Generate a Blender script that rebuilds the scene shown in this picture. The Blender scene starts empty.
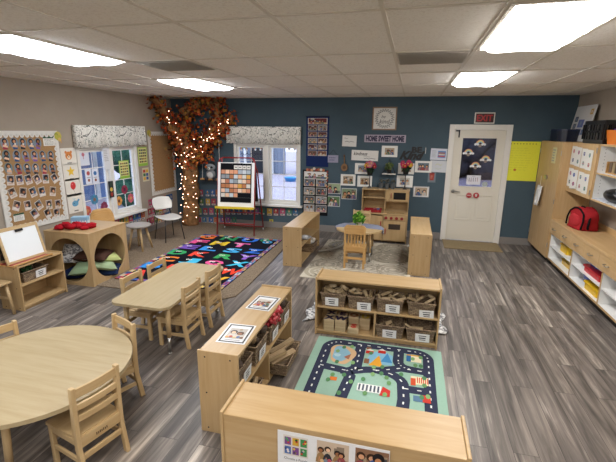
import bpy, math, random
from mathutils import Vector as V, Matrix, noise
random.seed(7)
PI = math.pi
scn = bpy.context.scene
COL = scn.collection

# ------------------------------------------------------------------ measured room (metres)
CAM_H = 1.991
F_PX = 405.33
PITCH, YAW, ROLL = 0.2432, -0.2458, 0.0100
WY = 7.859            # back wall
LX = -4.95            # wall with the big photo board
RX = 2.60             # wall with the cabinets
CZ = 2.607            # ceiling
FY = -5.2             # wall behind the viewpoint

_cy, _sy, _cp, _sp = math.cos(YAW), math.sin(YAW), math.cos(PITCH), math.sin(PITCH)
FW = V((_sy*_cp, _cy*_cp, -_sp)); _r = V((_cy, -_sy, 0)); _u = _r.cross(FW)
_c, _s = math.cos(ROLL), math.sin(ROLL)
RT, UP = _c*_r + _s*_u, -_s*_r + _c*_u
def _ray(px, py): return FW + RT*((px-308)/F_PX) - UP*((py-231)/F_PX)
def on_back(px, py, y=WY):
    d = _ray(px, py); t = y/d.y; return (t*d.x, CAM_H+t*d.z)
def on_left(px, py, x=LX):
    d = _ray(px, py); t = x/d.x; return (t*d.y, CAM_H+t*d.z)
def on_floor(px, py, z=0.0):
    d = _ray(px, py); t = (z-CAM_H)/d.z; return (t*d.x, t*d.y)

# ------------------------------------------------------------------ colour + materials
def lin(c):
    if isinstance(c, int): c = ((c >> 16) & 255, (c >> 8) & 255, c & 255)
    o = []
    for v in c:
        v = v/255.0
        o.append(v/12.92 if v <= 0.04045 else ((v+0.055)/1.055)**2.4)
    return (o[0], o[1], o[2], 1.0)

class NT:
    def __init__(s, name):
        s.m = bpy.data.materials.new(name); s.m.use_nodes = True
        s.t = s.m.node_tree; s.n = s.t.nodes; s.l = s.t.links
        s.b = s.n['Principled BSDF']
    def node(s, kind, **kw):
        n = s.n.new(kind)
        for k, v in kw.items():
            if k.startswith('_'): setattr(n, k[1:], v)
            else: n.inputs[k.replace('__', ' ')].default_value = v
        return n
    def link(s, a, b): s.l.new(a, b)
    def ramp(s, fac, stops):
        r = s.n.new('ShaderNodeValToRGB'); e = r.color_ramp.elements
        while len(e) < len(stops): e.new(0.5)
        for i, (p, c) in enumerate(stops): e[i].position = p; e[i].color = lin(c)
        s.link(fac, r.inputs['Fac']); return r
    def coords(s, scale=(1, 1, 1), rot=(0, 0, 0)):
        tc = s.n.new('ShaderNodeTexCoord'); mp = s.n.new('ShaderNodeMapping')
        mp.inputs['Scale'].default_value = scale; mp.inputs['Rotation'].default_value = rot
        s.link(tc.outputs['Object'], mp.inputs['Vector']); return mp.outputs['Vector']
    def bump(s, h, strength=0.2, dist=0.01):
        b = s.n.new('ShaderNodeBump'); b.inputs['Strength'].default_value = strength; b.inputs['Distance'].default_value = dist
        s.link(h, b.inputs['Height']); s.link(b.outputs['Normal'], s.b.inputs['Normal'])

def plain(name, c, rough=0.5, metal=0.0, spec=0.5):
    t = NT(name); t.b.inputs['Base Color'].default_value = lin(c); t.b.inputs['Roughness'].default_value = rough
    t.b.inputs['Metallic'].default_value = metal; t.b.inputs['Specular IOR Level'].default_value = spec
    no = t.node('ShaderNodeTexNoise', Scale=60.0); t.link(t.coords(), no.inputs['Vector']); t.bump(no.outputs['Fac'], 0.04, 0.002)
    return t.m

def wood(name, c1, c2, axis, rough=0.38, scale=1.0):
    t = NT(name)
    sc = [14*scale]*3; sc['xyz'.index(axis)] = 1.1*scale
    v = t.coords(tuple(sc))
    no = t.node('ShaderNodeTexNoise', Scale=2.2, Detail=5.0, Roughness=0.6, Distortion=0.4); t.link(v, no.inputs['Vector'])
    r = t.ramp(no.outputs['Fac'], [(0.3, c2), (0.62, c1)])
    t.link(r.outputs['Color'], t.b.inputs['Base Color']); t.b.inputs['Roughness'].default_value = rough
    t.bump(no.outputs['Fac'], 0.04, 0.002)
    return t.m

M = {}
MAPLE1, MAPLE2 = 0xB99D74, 0xAE9063
for a in 'xyz':
    M['maple_'+a] = wood('maple_'+a, MAPLE1, MAPLE2, a)
    M['edge_'+a] = wood('ply_edge_'+a, 0xC79A60, 0xB38548, a)
    M['pale_'+a] = wood('pale_table_'+a, 0xAF9F7E, 0xA59370, a, 0.35)
    M['chairwood_'+a] = wood('chair_wood_'+a, 0xC4AA80, 0xB3966A, a, 0.4)
    M['honey_'+a] = wood('honey_wood_'+a, 0xC9A168, 0xB68A50, a, 0.4)
    M['cab_'+a] = wood('cabinet_laminate_'+a, 0xC6A67A, 0xBA9868, a, 0.4, 0.8)
M['block'] = wood('block_wood', 0xBAA684, 0xA08A68, 'x', 0.6)
M['drift'] = wood('split_wood', 0xA8926E, 0x7E6850, 'x', 0.7)

def attr_mat(name, rough=0.6, spec=0.3):
    t = NT(name); a = t.n.new('ShaderNodeVertexColor'); a.layer_name = 'Col'
    no = t.node('ShaderNodeTexNoise', Scale=45.0, Detail=2.0); t.link(t.coords(), no.inputs['Vector'])
    mx = t.n.new('ShaderNodeMixRGB'); mx.blend_type = 'MULTIPLY'; mx.inputs['Fac'].default_value = 0.12
    t.link(a.outputs['Color'], mx.inputs['Color1']); t.link(no.outputs['Fac'], mx.inputs['Color2'])
    t.link(mx.outputs['Color'], t.b.inputs['Base Color']); t.b.inputs['Roughness'].default_value = rough
    t.b.inputs['Specular IOR Level'].default_value = spec
    return t.m
M['print'] = attr_mat('printed_paper', 0.55, 0.3)
M['cloth'] = attr_mat('coloured_cloth', 0.95, 0.1)
M['plastic'] = attr_mat('coloured_plastic', 0.3, 0.5)
M['leaf'] = attr_mat('silk_leaf', 0.7, 0.2)
M['gloss'] = attr_mat('laminated_sheet', 0.38, 0.3)

M['white_paint'] = plain('white_gloss_paint', 0xE4E2DC, 0.35)
M['door_paint'] = plain('door_paint', 0xDDD8CB, 0.4)
M['white_lam'] = plain('white_melamine', 0xE8E8E6, 0.4)
M['steel'] = plain('brushed_steel', 0xB4B4B2, 0.3, 1.0)
M['dark_metal'] = plain('dark_metal', 0x2A2A2C, 0.4, 0.6)
M['black'] = plain('black_plastic', 0x151517, 0.4)
M['red_metal'] = plain('red_enamel', 0x8E1F22, 0.35)
M['white_metal'] = plain('white_sheet', 0xE9EAEB, 0.3)
M['brown_dark'] = plain('toe_kick', 0x2B2724, 0.7)
M['whiteboard'] = plain('whiteboard', 0xE9EEF0, 0.2)

def make_wall(name, c, c2):
    t = NT(name); v = t.coords()
    n1 = t.node('ShaderNodeTexNoise', Scale=1.6, Detail=6.0, Roughness=0.65); t.link(v, n1.inputs['Vector'])
    r = t.ramp(n1.outputs['Fac'], [(0.3, c2), (0.65, c)]); t.link(r.outputs['Color'], t.b.inputs['Base Color'])
    n2 = t.node('ShaderNodeTexNoise', Scale=90.0, Detail=2.0); t.link(v, n2.inputs['Vector']); t.bump(n2.outputs['Fac'], 0.12, 0.004)
    t.b.inputs['Roughness'].default_value = 0.75; t.b.inputs['Specular IOR Level'].default_value = 0.25
    return t.m
M['blue_wall'] = make_wall('blue_wall_paint', 0x4A5C67, 0x455661)
M['tan_wall'] = make_wall('tan_wall_paint', 0xA89D90, 0x9F9486)
M['base_grey'] = plain('grey_vinyl_base', 0x85807C, 0.6)

def make_floor():
    t = NT('vinyl_planks'); tc = t.n.new('ShaderNodeTexCoord')
    sep = t.n.new('ShaderNodeSeparateXYZ'); t.link(tc.outputs['Object'], sep.inputs[0])
    cmb = t.n.new('ShaderNodeCombineXYZ'); t.link(sep.outputs['Y'], cmb.inputs['X']); t.link(sep.outputs['X'], cmb.inputs['Y'])
    br = t.node('ShaderNodeTexBrick', Scale=1.0, Mortar__Size=0.0016, Brick__Width=1.22, Row__Height=0.152, Bias=0.0)
    br.offset = 0.37; br.inputs['Color1'].default_value = (0, 0, 0, 1); br.inputs['Color2'].default_value = (1, 1, 1, 1); br.inputs['Mortar'].default_value = (0, 0, 0, 1)
    t.link(cmb.outputs[0], br.inputs['Vector'])
    # streaks along the planks, shifted per plank
    ad = t.n.new('ShaderNodeVectorMath'); ad.operation = 'MULTIPLY_ADD'
    t.link(br.outputs['Color'], ad.inputs[0]); ad.inputs[1].default_value = (3.7, 9.1, 5.3); t.link(tc.outputs['Object'], ad.inputs[2])
    mp = t.n.new('ShaderNodeMapping'); mp.inputs['Scale'].default_value = (19, 1.0, 1); t.link(ad.outputs[0], mp.inputs['Vector'])
    n1 = t.node('ShaderNodeTexNoise', Scale=1.0, Detail=6.0, Roughness=0.62, Distortion=0.7); t.link(mp.outputs[0], n1.inputs['Vector'])
    mp2 = t.n.new('ShaderNodeMapping'); mp2.inputs['Scale'].default_value = (8, 0.9, 1); t.link(ad.outputs[0], mp2.inputs['Vector'])
    n2 = t.node('ShaderNodeTexNoise', Scale=1.0, Detail=3.0, Distortion=1.0); t.link(mp2.outputs[0], n2.inputs['Vector'])
    r1 = t.ramp(n1.outputs['Fac'], [(0.27, 0x544E49), (0.45, 0x807973), (0.58, 0x9E958D), (0.74, 0xE4DBCF)])
    r2 = t.ramp(n2.outputs['Fac'], [(0.3, 0x8E8B89), (0.7, 0xFFFCF8)])
    mx = t.n.new('ShaderNodeMixRGB'); mx.blend_type = 'MULTIPLY'; mx.inputs['Fac'].default_value = 0.8
    t.link(r1.outputs['Color'], mx.inputs['Color1']); t.link(r2.outputs['Color'], mx.inputs['Color2'])
    r3 = t.ramp(br.outputs['Color'], [(0.0, 0xD2D2D6), (1.0, 0xFFFFFF)])
    m2 = t.n.new('ShaderNodeMixRGB'); m2.blend_type = 'MULTIPLY'; m2.inputs['Fac'].default_value = 1.0
    t.link(mx.outputs['Color'], m2.inputs['Color1']); t.link(r3.outputs['Color'], m2.inputs['Color2'])
    m3 = t.n.new('ShaderNodeMixRGB'); m3.inputs['Color2'].default_value = lin(0x3A3634)
    t.link(br.outputs['Fac'], m3.inputs['Fac']); t.link(m2.outputs['Color'], m3.inputs['Color1'])
    t.link(m3.outputs['Color'], t.b.inputs['Base Color'])
    t.b.inputs['Roughness'].default_value = 0.42; t.b.inputs['Specular IOR Level'].default_value = 0.45
    t.bump(n1.outputs['Fac'], 0.1, 0.003); return t.m
M['floor'] = make_floor()

def make_noise2(name, c1, c2, scale, rough=0.9, bump=0.3, lo=0.35, hi=0.65, dist=0.01):
    t = NT(name); v = t.coords()
    n = t.node('ShaderNodeTexNoise', Scale=scale, Detail=4.0, Roughness=0.7); t.link(v, n.inputs['Vector'])
    r = t.ramp(n.outputs['Fac'], [(lo, c1), (hi, c2)]); t.link(r.outputs['Color'], t.b.inputs['Base Color'])
    t.b.inputs['Roughness'].default_value = rough; t.b.inputs['Specular IOR Level'].default_value = 0.2
    t.bump(n.outputs['Fac'], bump, dist); return t.m
M['ceiling'] = make_noise2('acoustic_tile', 0xE4DFD8, 0xF4F1EC, 70.0, 0.9, 0.25, 0.36, 0.5)
M['tbar'] = plain('ceiling_grid', 0xDAD4CA, 0.5)
M['vent'] = plain('vent_grey', 0xC9C4BC, 0.6)
M['carpet'] = make_noise2('brown_carpet', 0x66594A, 0x92826E, 60.0, 1.0, 0.8)
M['cork'] = make_noise2('cork', 0x94744F, 0xB08D63, 120.0, 0.9, 0.2)
M['doormat'] = make_noise2('door_mat', 0x847558, 0x9C8B6C, 90.0, 1.0, 0.6)
M['gravel'] = make_noise2('outdoor_gravel', 0x9C8E94, 0xD2C6C8, 14.0, 1.0, 0.4, 0.3, 0.7)
M['bark'] = make_noise2('crumpled_kraft_paper', 0x6E5034, 0xA67C52, 9.0, 0.85, 0.7, 0.3, 0.7, 0.03)
M['hedge'] = make_noise2('hedge_green', 0x24443A, 0x4A7458, 9.0, 0.9, 0.6)
M['dark_hedge'] = make_noise2('dark_conifer', 0x2A2C30, 0x54565C, 6.0, 0.95, 0.6)
M['siding'] = plain('blue_siding', 0x6D86B0, 0.6)
M['shed'] = plain('shed_boards', 0x76808F, 0.7)
M['speckle'] = make_noise2('speckled_fabric', 0x77777A, 0xDCDCDA, 26.0, 0.95, 0.2, 0.45, 0.55)
M['kidfloor'] = plain('porch', 0xB8B2BC, 0.9)

def make_weave():
    t = NT('basket_weave'); tc = t.n.new('ShaderNodeTexCoord')
    sep = t.n.new('ShaderNodeSeparateXYZ'); t.link(tc.outputs['Object'], sep.inputs[0])
    ad = t.n.new('ShaderNodeMath'); ad.operation = 'ADD'; t.link(sep.outputs['X'], ad.inputs[0]); t.link(sep.outputs['Y'], ad.inputs[1])
    cmb = t.n.new('ShaderNodeCombineXYZ'); t.link(ad.outputs[0], cmb.inputs['X']); t.link(sep.outputs['Z'], cmb.inputs['Y'])
    br = t.node('ShaderNodeTexBrick', Scale=1.0, Mortar__Size=0.002, Mortar__Smooth=0.6, Brick__Width=0.036, Row__Height=0.016)
    br.inputs['Color1'].default_value = lin(0xA08A6E); br.inputs['Color2'].default_value = lin(0x6E5A48); br.inputs['Mortar'].default_value = lin(0x2C211A)
    t.link(cmb.outputs[0], br.inputs['Vector']); t.link(br.outputs['Color'], t.b.inputs['Base Color']); t.b.inputs['Roughness'].default_value = 0.8
    inv = t.n.new('ShaderNodeMath'); inv.operation = 'SUBTRACT'; inv.inputs[0].default_value = 1.0; t.link(br.outputs['Fac'], inv.inputs[1])
    t.bump(inv.outputs[0], 0.8, 0.004); return t.m
M['weave'] = make_weave()

def make_floral():
    t = NT('floral_valance'); v = t.coords((1, 1, 1)); cur = None
    for (sc, dist, stops, off) in ((4.6, 2.6, [(.474, 0xFFFFFF), (.487, 0x6A706E), (.5, 0x565C5C), (.513, 0xFFFFFF)], 0), (7.0, 2.0, [(.482, 0xFFFFFF), (.49, 0x8A968C), (.51, 0xFFFFFF)], 7.3), (5.0, 3.0, [(.66, 0xFFFFFF), (.68, 0x6C7274), (.70, 0x8C9290)], 3.1)):
        mp = t.n.new('ShaderNodeVectorMath'); mp.operation = 'ADD'; mp.inputs[1].default_value = (off, off, off); t.link(v, mp.inputs[0])
        n = t.node('ShaderNodeTexNoise', Scale=sc, Detail=1.0, Distortion=dist); t.link(mp.outputs[0], n.inputs['Vector']); r = t.ramp(n.outputs['Fac'], stops)
        if cur is None: cur = r.outputs['Color']
        else:
            m1 = t.n.new('ShaderNodeMixRGB'); m1.blend_type = 'MULTIPLY'; m1.inputs['Fac'].default_value = 1.0; t.link(cur, m1.inputs['Color1']); t.link(r.outputs['Color'], m1.inputs['Color2']); cur = m1.outputs['Color']
    m1 = t.n.new('ShaderNodeMixRGB'); m1.blend_type = 'MULTIPLY'; m1.inputs['Fac'].default_value = 1.0; m1.inputs['Color2'].default_value = lin(0xF2F1EB); t.link(cur, m1.inputs['Color1'])
    t.link(m1.outputs['Color'], t.b.inputs['Base Color']); t.b.inputs['Roughness'].default_value = 0.95; t.b.inputs['Specular IOR Level'].default_value = 0.1
    return t.m
M['floral'] = make_floral()

def make_glass(name, tint, gloss):
    t = NT(name); t.n.remove(t.b); out = t.n['Material Output']
    tr = t.n.new('ShaderNodeBsdfTransparent'); tr.inputs['Color'].default_value = lin(tint)
    gl = t.n.new('ShaderNodeBsdfGlossy'); gl.inputs['Roughness'].default_value = 0.02
    mx = t.n.new('ShaderNodeMixShader'); mx.inputs['Fac'].default_value = gloss
    t.link(tr.outputs[0], mx.inputs[1]); t.link(gl.outputs[0], mx.inputs[2]); t.link(mx.outputs[0], out.inputs['Surface'])
    return t.m
M['glass'] = make_glass('window_glass', 0xF4F6F8, 0.05)
M['dark_glass'] = make_glass('dark_tint_glass', 0xBDBDC6, 0.08)  # tint puts the dim exposure beyond the door into the glass colour

def emit(name, c, s):
    t = NT(name); t.b.inputs['Base Color'].default_value = lin(c); t.b.inputs['Emission Color'].default_value = lin(c)
    t.b.inputs['Emission Strength'].default_value = s; return t.m
PANEL = 7.0
M['panel_warm'] = emit('light_panel_warm', 0xFFF9F2, PANEL)
M['panel_cool'] = emit('light_panel_cool', 0xF2F7FF, PANEL)
M['panel_far'] = emit('light_panel_bright', 0xFAFAFA, PANEL*1.6)
M['bulb'] = emit('warm_bulb', 0xFFCBA8, 6.0)
M['exit_red'] = emit('exit_letters', 0xB02A30, 0.02)

# ------------------------------------------------------------------ mesh builder
_text_cache = {}
def text_geo(s, shear=0.0, bold=0.0):
    k = (s, shear, bold)
    if k not in _text_cache:
        cu = bpy.data.curves.new('tmp_text', 'FONT'); cu.body = s; cu.size = 1.0; cu.shear = shear; cu.offset = bold; cu.resolution_u = 2
        o = bpy.data.objects.new('tmp_text', cu); COL.objects.link(o)
        dg = bpy.context.evaluated_depsgraph_get(); me = bpy.data.meshes.new_from_object(o.evaluated_get(dg))
        vs = [v.co.copy() for v in me.vertices]; fs = [tuple(p.vertices) for p in me.polygons]
        COL.objects.unlink(o); bpy.data.objects.remove(o); bpy.data.curves.remove(cu); bpy.data.meshes.remove(me)
        x0 = min(v.x for v in vs); x1 = max(v.x for v in vs); y0 = min(v.y for v in vs); y1 = max(v.y for v in vs)
        vs = [((v.x-x0)/(x1-x0)-0.5, (v.y-y0)/(y1-y0)-0.5) for v in vs]
        _text_cache[k] = (vs, fs, (x1-x0)/(y1-y0))
    return _text_cache[k]

class MB:
    def __init__(s): s.v = []; s.f = []; s.c = []; s.T = None
    def add(s, vs, fs, col=0xFFFFFF):
        n = len(s.v)
        s.v += [tuple(s.T @ V(p)) if s.T else tuple(p) for p in vs]
        s.f += [tuple(i+n for i in f) for f in fs]; s.c += [lin(col)]*len(fs); return s
    def box(s, x0, x1, y0, y1, z0, z1, col=0xFFFFFF):
        return s.add([(x0,y0,z0),(x1,y0,z0),(x1,y1,z0),(x0,y1,z0),(x0,y0,z1),(x1,y0,z1),(x1,y1,z1),(x0,y1,z1)],
                     [(3,2,1,0),(4,5,6,7),(0,1,5,4),(1,2,6,5),(2,3,7,6),(3,0,4,7)], col)
    def cbox(s, c, d, col=0xFFFFFF, R=None):
        a, b, h = d[0]/2, d[1]/2, d[2]/2; c = V(c)
        vs = [V(p) for p in [(-a,-b,-h),(a,-b,-h),(a,b,-h),(-a,b,-h),(-a,-b,h),(a,-b,h),(a,b,h),(-a,b,h)]]
        if R: vs = [R @ p for p in vs]
        return s.add([p+c for p in vs], [(3,2,1,0),(4,5,6,7),(0,1,5,4),(1,2,6,5),(2,3,7,6),(3,0,4,7)], col)
    def prism(s, pts, z0, z1, col=0xFFFFFF, side=None):
        n = len(pts)
        s.add([(x,y,z0) for x,y in pts]+[(x,y,z1) for x,y in pts], [tuple(range(n-1,-1,-1)), tuple(range(n,2*n))], col)
        return s.add([(x,y,z0) for x,y in pts]+[(x,y,z1) for x,y in pts], [(i,(i+1)%n,n+(i+1)%n,n+i) for i in range(n)], col if side is None else side)
    def prism_x(s, pts, x0, x1, col=0xFFFFFF):
        n = len(pts)
        return s.add([(x0,y,z) for y,z in pts]+[(x1,y,z) for y,z in pts],
                     [tuple(range(n-1,-1,-1)), tuple(range(n,2*n))]+[(i,(i+1)%n,n+(i+1)%n,n+i) for i in range(n)], col)
    def tube(s, path, r, n=8, col=0xFFFFFF, cap=True):
        path = [V(p) for p in path]; rs = r if isinstance(r, (list, tuple)) else [r]*len(path)
        vs = []; fs = []; prev = None
        for i, p in enumerate(path):
            t = (path[min(i+1, len(path)-1)]-path[max(i-1, 0)]).normalized()
            if prev is None: a = t.orthogonal().normalized()
            else:
                a = prev - t*prev.dot(t)
                a = a.normalized() if a.length > 1e-6 else t.orthogonal().normalized()
            prev = a; b = t.cross(a)
            vs += [p + (a*math.cos(2*PI*k/n)+b*math.sin(2*PI*k/n))*rs[i] for k in range(n)]
        for i in range(len(path)-1):
            fs += [(i*n+k, i*n+(k+1)%n, (i+1)*n+(k+1)%n, (i+1)*n+k) for k in range(n)]
        if cap: fs += [tuple(range(n-1,-1,-1)), tuple(range((len(path)-1)*n, len(path)*n))]
        return s.add(vs, fs, col)
    def lathe(s, prof, n=20, c=(0,0,0), col=0xFFFFFF):
        vs = []; fs = []; m = len(prof)
        for r, z in prof: vs += [(c[0]+r*math.cos(2*PI*k/n), c[1]+r*math.sin(2*PI*k/n), c[2]+z) for k in range(n)]
        for i in range(m-1): fs += [(i*n+k, i*n+(k+1)%n, (i+1)*n+(k+1)%n, (i+1)*n+k) for k in range(n)]
        if prof[0][0] > 1e-5: fs.append(tuple(range(n-1,-1,-1)))
        if prof[-1][0] > 1e-5: fs.append(tuple(range((m-1)*n, m*n)))
        return s.add(vs, fs, col)
    def ball(s, c, r, col=0xFFFFFF, n=10, sc=(1,1,1), jit=0.0):
        m = max(4, n//2); vs = []; fs = []
        for i in range(m+1):
            th = PI*i/m
            for k in range(n):
                ph = 2*PI*k/n; d = V((math.sin(th)*math.cos(ph), math.sin(th)*math.sin(ph), math.cos(th)))
                q = 1 + (jit*noise.noise(d*2.3+V(c)*9) if jit else 0)
                vs.append((c[0]+d.x*r*sc[0]*q, c[1]+d.y*r*sc[1]*q, c[2]+d.z*r*sc[2]*q))
        for i in range(m): fs += [(i*n+k, (i+1)*n+k, (i+1)*n+(k+1)%n, i*n+(k+1)%n) for k in range(n)]
        return s.add(vs, fs, col)
    # flat figures in the local XY plane at height z
    def rect(s, x0, x1, y0, y1, z, col): return s.add([(x0,y0,z),(x1,y0,z),(x1,y1,z),(x0,y1,z)], [(0,1,2,3)], col)
    def disc(s, x, y, r, z, col, n=12, ry=None, a0=0, a1=2*PI):
        ry = ry or r; full = abs(a1-a0-2*PI) < 1e-6; k = n if full else n+1
        return s.add([(x+r*math.cos(a0+(a1-a0)*i/n), y+ry*math.sin(a0+(a1-a0)*i/n), z) for i in range(k)], [tuple(range(k))], col)
    def ring(s, x, y, r0, r1, z, col, n=24, a0=0, a1=2*PI):
        vs = []
        for i in range(n+1):
            a = a0+(a1-a0)*i/n; vs += [(x+r0*math.cos(a), y+r0*math.sin(a), z), (x+r1*math.cos(a), y+r1*math.sin(a), z)]
        return s.add(vs, [(2*i, 2*i+1, 2*i+3, 2*i+2) for i in range(n)], col)
    def poly(s, pts, z, col): return s.add([(x,y,z) for x,y in pts], [tuple(range(len(pts)))], col)
    def strip(s, pts, w, z, col):
        vs = []; n = len(pts)
        for i in range(n):
            a = V(pts[max(i-1,0)]); b = V(pts[min(i+1,n-1)]); d = (b-a).normalized(); q = V((-d.y, d.x))*w/2; p = V(pts[i])
            vs += [(p.x+q.x, p.y+q.y, z), (p.x-q.x, p.y-q.y, z)]
        return s.add(vs, [(2*i, 2*i+1, 2*i+3, 2*i+2) for i in range(n-1)], col)
    def text(s, txt, x, y, h, z, col, w=None, shear=0.0, bold=0.0, depth=0.0, rot=0.0):
        vs, fs, asp = text_geo(txt, shear, bold); w = w or h*asp; c, d = math.cos(rot), math.sin(rot)
        P = [(x+a*w*c-b*h*d, y+a*w*d+b*h*c) for a, b in vs]
        s.add([(a,b,z+depth) for a, b in P], fs, col)
        if depth: s.add([(a,b,z) for a, b in P], [tuple(reversed(f)) for f in fs], col)
        return s
    def build(s, name, mat, parent=None, smooth=False, bevel=0.0, M4=None, seg=2):
        me = bpy.data.meshes.new(name); me.from_pydata(s.v, [], s.f); me.update()
        ca = me.color_attributes.new('Col', 'FLOAT_COLOR', 'CORNER'); buf = []
        for p, c in zip(me.polygons, s.c): buf += list(c)*p.loop_total
        ca.data.foreach_set('color', buf)
        if smooth: me.polygons.foreach_set('use_smooth', [True]*len(me.polygons))
        me.materials.append(M[mat] if isinstance(mat, str) else mat)
        o = bpy.data.objects.new(name, me); COL.objects.link(o)
        if parent is not None: o.parent = parent
        if M4 is not None: o.matrix_world = M4
        if bevel:
            b = o.modifiers.new('edge', 'BEVEL'); b.width = bevel; b.segments = seg; b.limit_method = 'ANGLE'; b.angle_limit = 0.6
            if smooth is False: me.polygons.foreach_set('use_smooth', [False]*len(me.polygons))
        return o

def tag(o, label, cat, group=None, kind=None):
    o['label'] = label; o['category'] = cat
    if group: o['group'] = group
    if kind: o['kind'] = kind
    return o
def thing(name, label, cat, loc=(0,0,0), rz=0.0, group=None, M4=None):
    o = bpy.data.objects.new(name, None); COL.objects.link(o); o.empty_display_size = 0.05
    if M4 is not None: o.matrix_world = M4
    else: o.location = loc; o.rotation_euler = (0, 0, rz)
    return tag(o, label, cat, group)
def struct(o): o['kind'] = 'structure'; return o
def dup(root, loc, rz, label=None, group=None):
    r = root.copy(); COL.objects.link(r); r.location = loc; r.rotation_euler = (0, 0, rz)
    if label: r['label'] = label
    if group: r['group'] = group
    for ch in list(root.children):
        c = ch.copy(); COL.objects.link(c); c.parent = r
        for g in ch.children:
            d = g.copy(); COL.objects.link(d); d.parent = c
    return r
def wallM(wall, u, v, off=0.0, rot=0.0):
    if wall == 'back': R = Matrix(((1,0,0),(0,0,-1),(0,1,0))); p = V((u, WY-off, v))
    elif wall == 'left': R = Matrix(((0,0,1),(1,0,0),(0,1,0))); p = V((LX+off, u, v))
    elif wall == 'right': R = Matrix(((0,0,-1),(-1,0,0),(0,1,0))); p = V((RX-off, u, v))
    R = R @ Matrix.Rotation(rot, 3, 'Z')
    return Matrix.Translation(p) @ R.to_4x4()
def TR(x, y, z, rz=0.0, rx=0.0): return Matrix.Translation((x,y,z)) @ Matrix.Rotation(rz, 4, 'Z') @ Matrix.Rotation(rx, 4, 'X')
def span(f, a, b):          # two opposite photo corners -> centre and size on a wall
    u0, v0 = f(*a); u1, v1 = f(*b); return ((u0+u1)/2, (v0+v1)/2, abs(u1-u0), abs(v1-v0))
ORD = ['first','second','third','fourth','fifth','sixth','seventh','eighth','ninth','tenth','eleventh','twelfth','thirteenth','fourteenth','fifteenth','sixteenth','seventeenth','eighteenth','nineteenth','twentieth']
SKIN = [0xE3B48F, 0xD9A27C, 0xC68A62, 0x9A6645, 0xF0C7A4]
HAIR = [0x2A1D17, 0x3B271B, 0x5A3B22, 0x1B1A1C]
SHIRT = [0x94474C, 0x4A6490, 0x6E6484, 0xC4C1BA, 0x2F3038, 0x55705F, 0x9C7C54, 0x98707E]
def people(mb, w, h, z, rnd, n=2, bg=None, cx=0.0, cy=0.0):
    bg = bg if bg is not None else rnd.choice([0x8F9AA6, 0xB7A58F, 0x6B7A86, 0x9FB08C, 0xC7C2B8, 0x55616B])
    mb.rect(cx-w/2, cx+w/2, cy-h/2, cy+h/2, z, bg)
    mb.rect(cx-w/2, cx+w/2, cy-h/2, cy-h*0.22, z+0.0003, rnd.choice([0xC9A77A, 0x7F6A55, 0xB59A86, 0x5E6B59]))
    for k in range(5):
        bw_, bh_ = w*rnd.uniform(.1,.3), h*rnd.uniform(.1,.3); x = cx+rnd.uniform(-.5,.5)*(w-bw_); y = cy+rnd.uniform(-.5,.5)*(h-bh_)
        mb.rect(x-bw_/2, x+bw_/2, y-bh_/2, y+bh_/2, z+0.0004+k*0.00003, rnd.choice([0xC9C2B8, 0x4A4A50, 0x8A7A6A, 0x6A7480, 0xA89478]))
    for i in range(n):
        x = cx + w*((i+0.5)/n-0.5)*0.85 + rnd.uniform(-.06,.06)*w; r = min(h*0.15, w*0.34/n); y = cy+h*rnd.uniform(-0.06, 0.16)
        zz = z+0.0006+i*0.0008
        mb.disc(x, cy-h*0.5, r*1.9, zz, rnd.choice(SHIRT), 8, min(h*0.48, (y-r*0.5)-(cy-h*0.5)), 0, PI)
        mb.disc(x, y+r*0.2, r*1.25, zz+0.0002, rnd.choice(HAIR), 10)
        mb.disc(x+rnd.uniform(-.2,.2)*r, y-r*0.15, r*0.8, zz+0.0004, rnd.choice(SKIN), 10)
        mb.poly([(x-r*1.0, cy-h*.42), (x-r*.6, cy-h*.2), (x-r*.2, cy-h*.24), (x-r*.5, cy-h*.46)], zz+0.0005, rnd.choice(SKIN))
def textlines(mb, x0, x1, y0, y1, n, z, col, rnd, hfrac=0.45):
    for i in range(n):
        y = y1-(i+0.5)*(y1-y0)/n; hh = (y1-y0)/n*hfrac/2; x = x0
        e = x1-(x1-x0)*rnd.uniform(0, 0.35)
        while x < e:
            k = rnd.uniform(0.08, 0.2)*(x1-x0); mb.rect(x, min(x+k, e), y-hh, y+hh, z, col); x += k+0.04*(x1-x0)
# ================================================================== SETTING
WT = 0.14
struct(MB().box(LX-WT, RX+WT, FY-WT, WY+WT, -0.12, 0.0).build('floor', 'floor'))
struct(MB().box(LX-WT, RX+WT, FY-WT, WY+WT, CZ, CZ+0.1).build('ceiling', 'ceiling'))
g = MB()
GX0, GY0, GDX, GDY = -0.1987, 2.3458, 0.6096, 1.2192
xs = [GX0+GDX*i for i in range(-7, 5) if LX < GX0+GDX*i < RX]; ys = [GY0+GDY*j for j in range(-6, 5) if FY < GY0+GDY*j < WY]
for x in xs: g.box(x-.012, x+.012, FY, WY, CZ-.006, CZ+.004)
for y in ys: g.box(LX, RX, y-.012, y+.012, CZ-.0055, CZ+.004)
g.box(LX, RX, WY-.02, WY, CZ-.008, CZ+.004); g.box(LX, LX+.02, FY, WY, CZ-.008, CZ+.004); g.box(RX-.02, RX, FY, WY, CZ-.008, CZ+.004)
struct(g.build('trim_1', 'tbar'))

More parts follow.
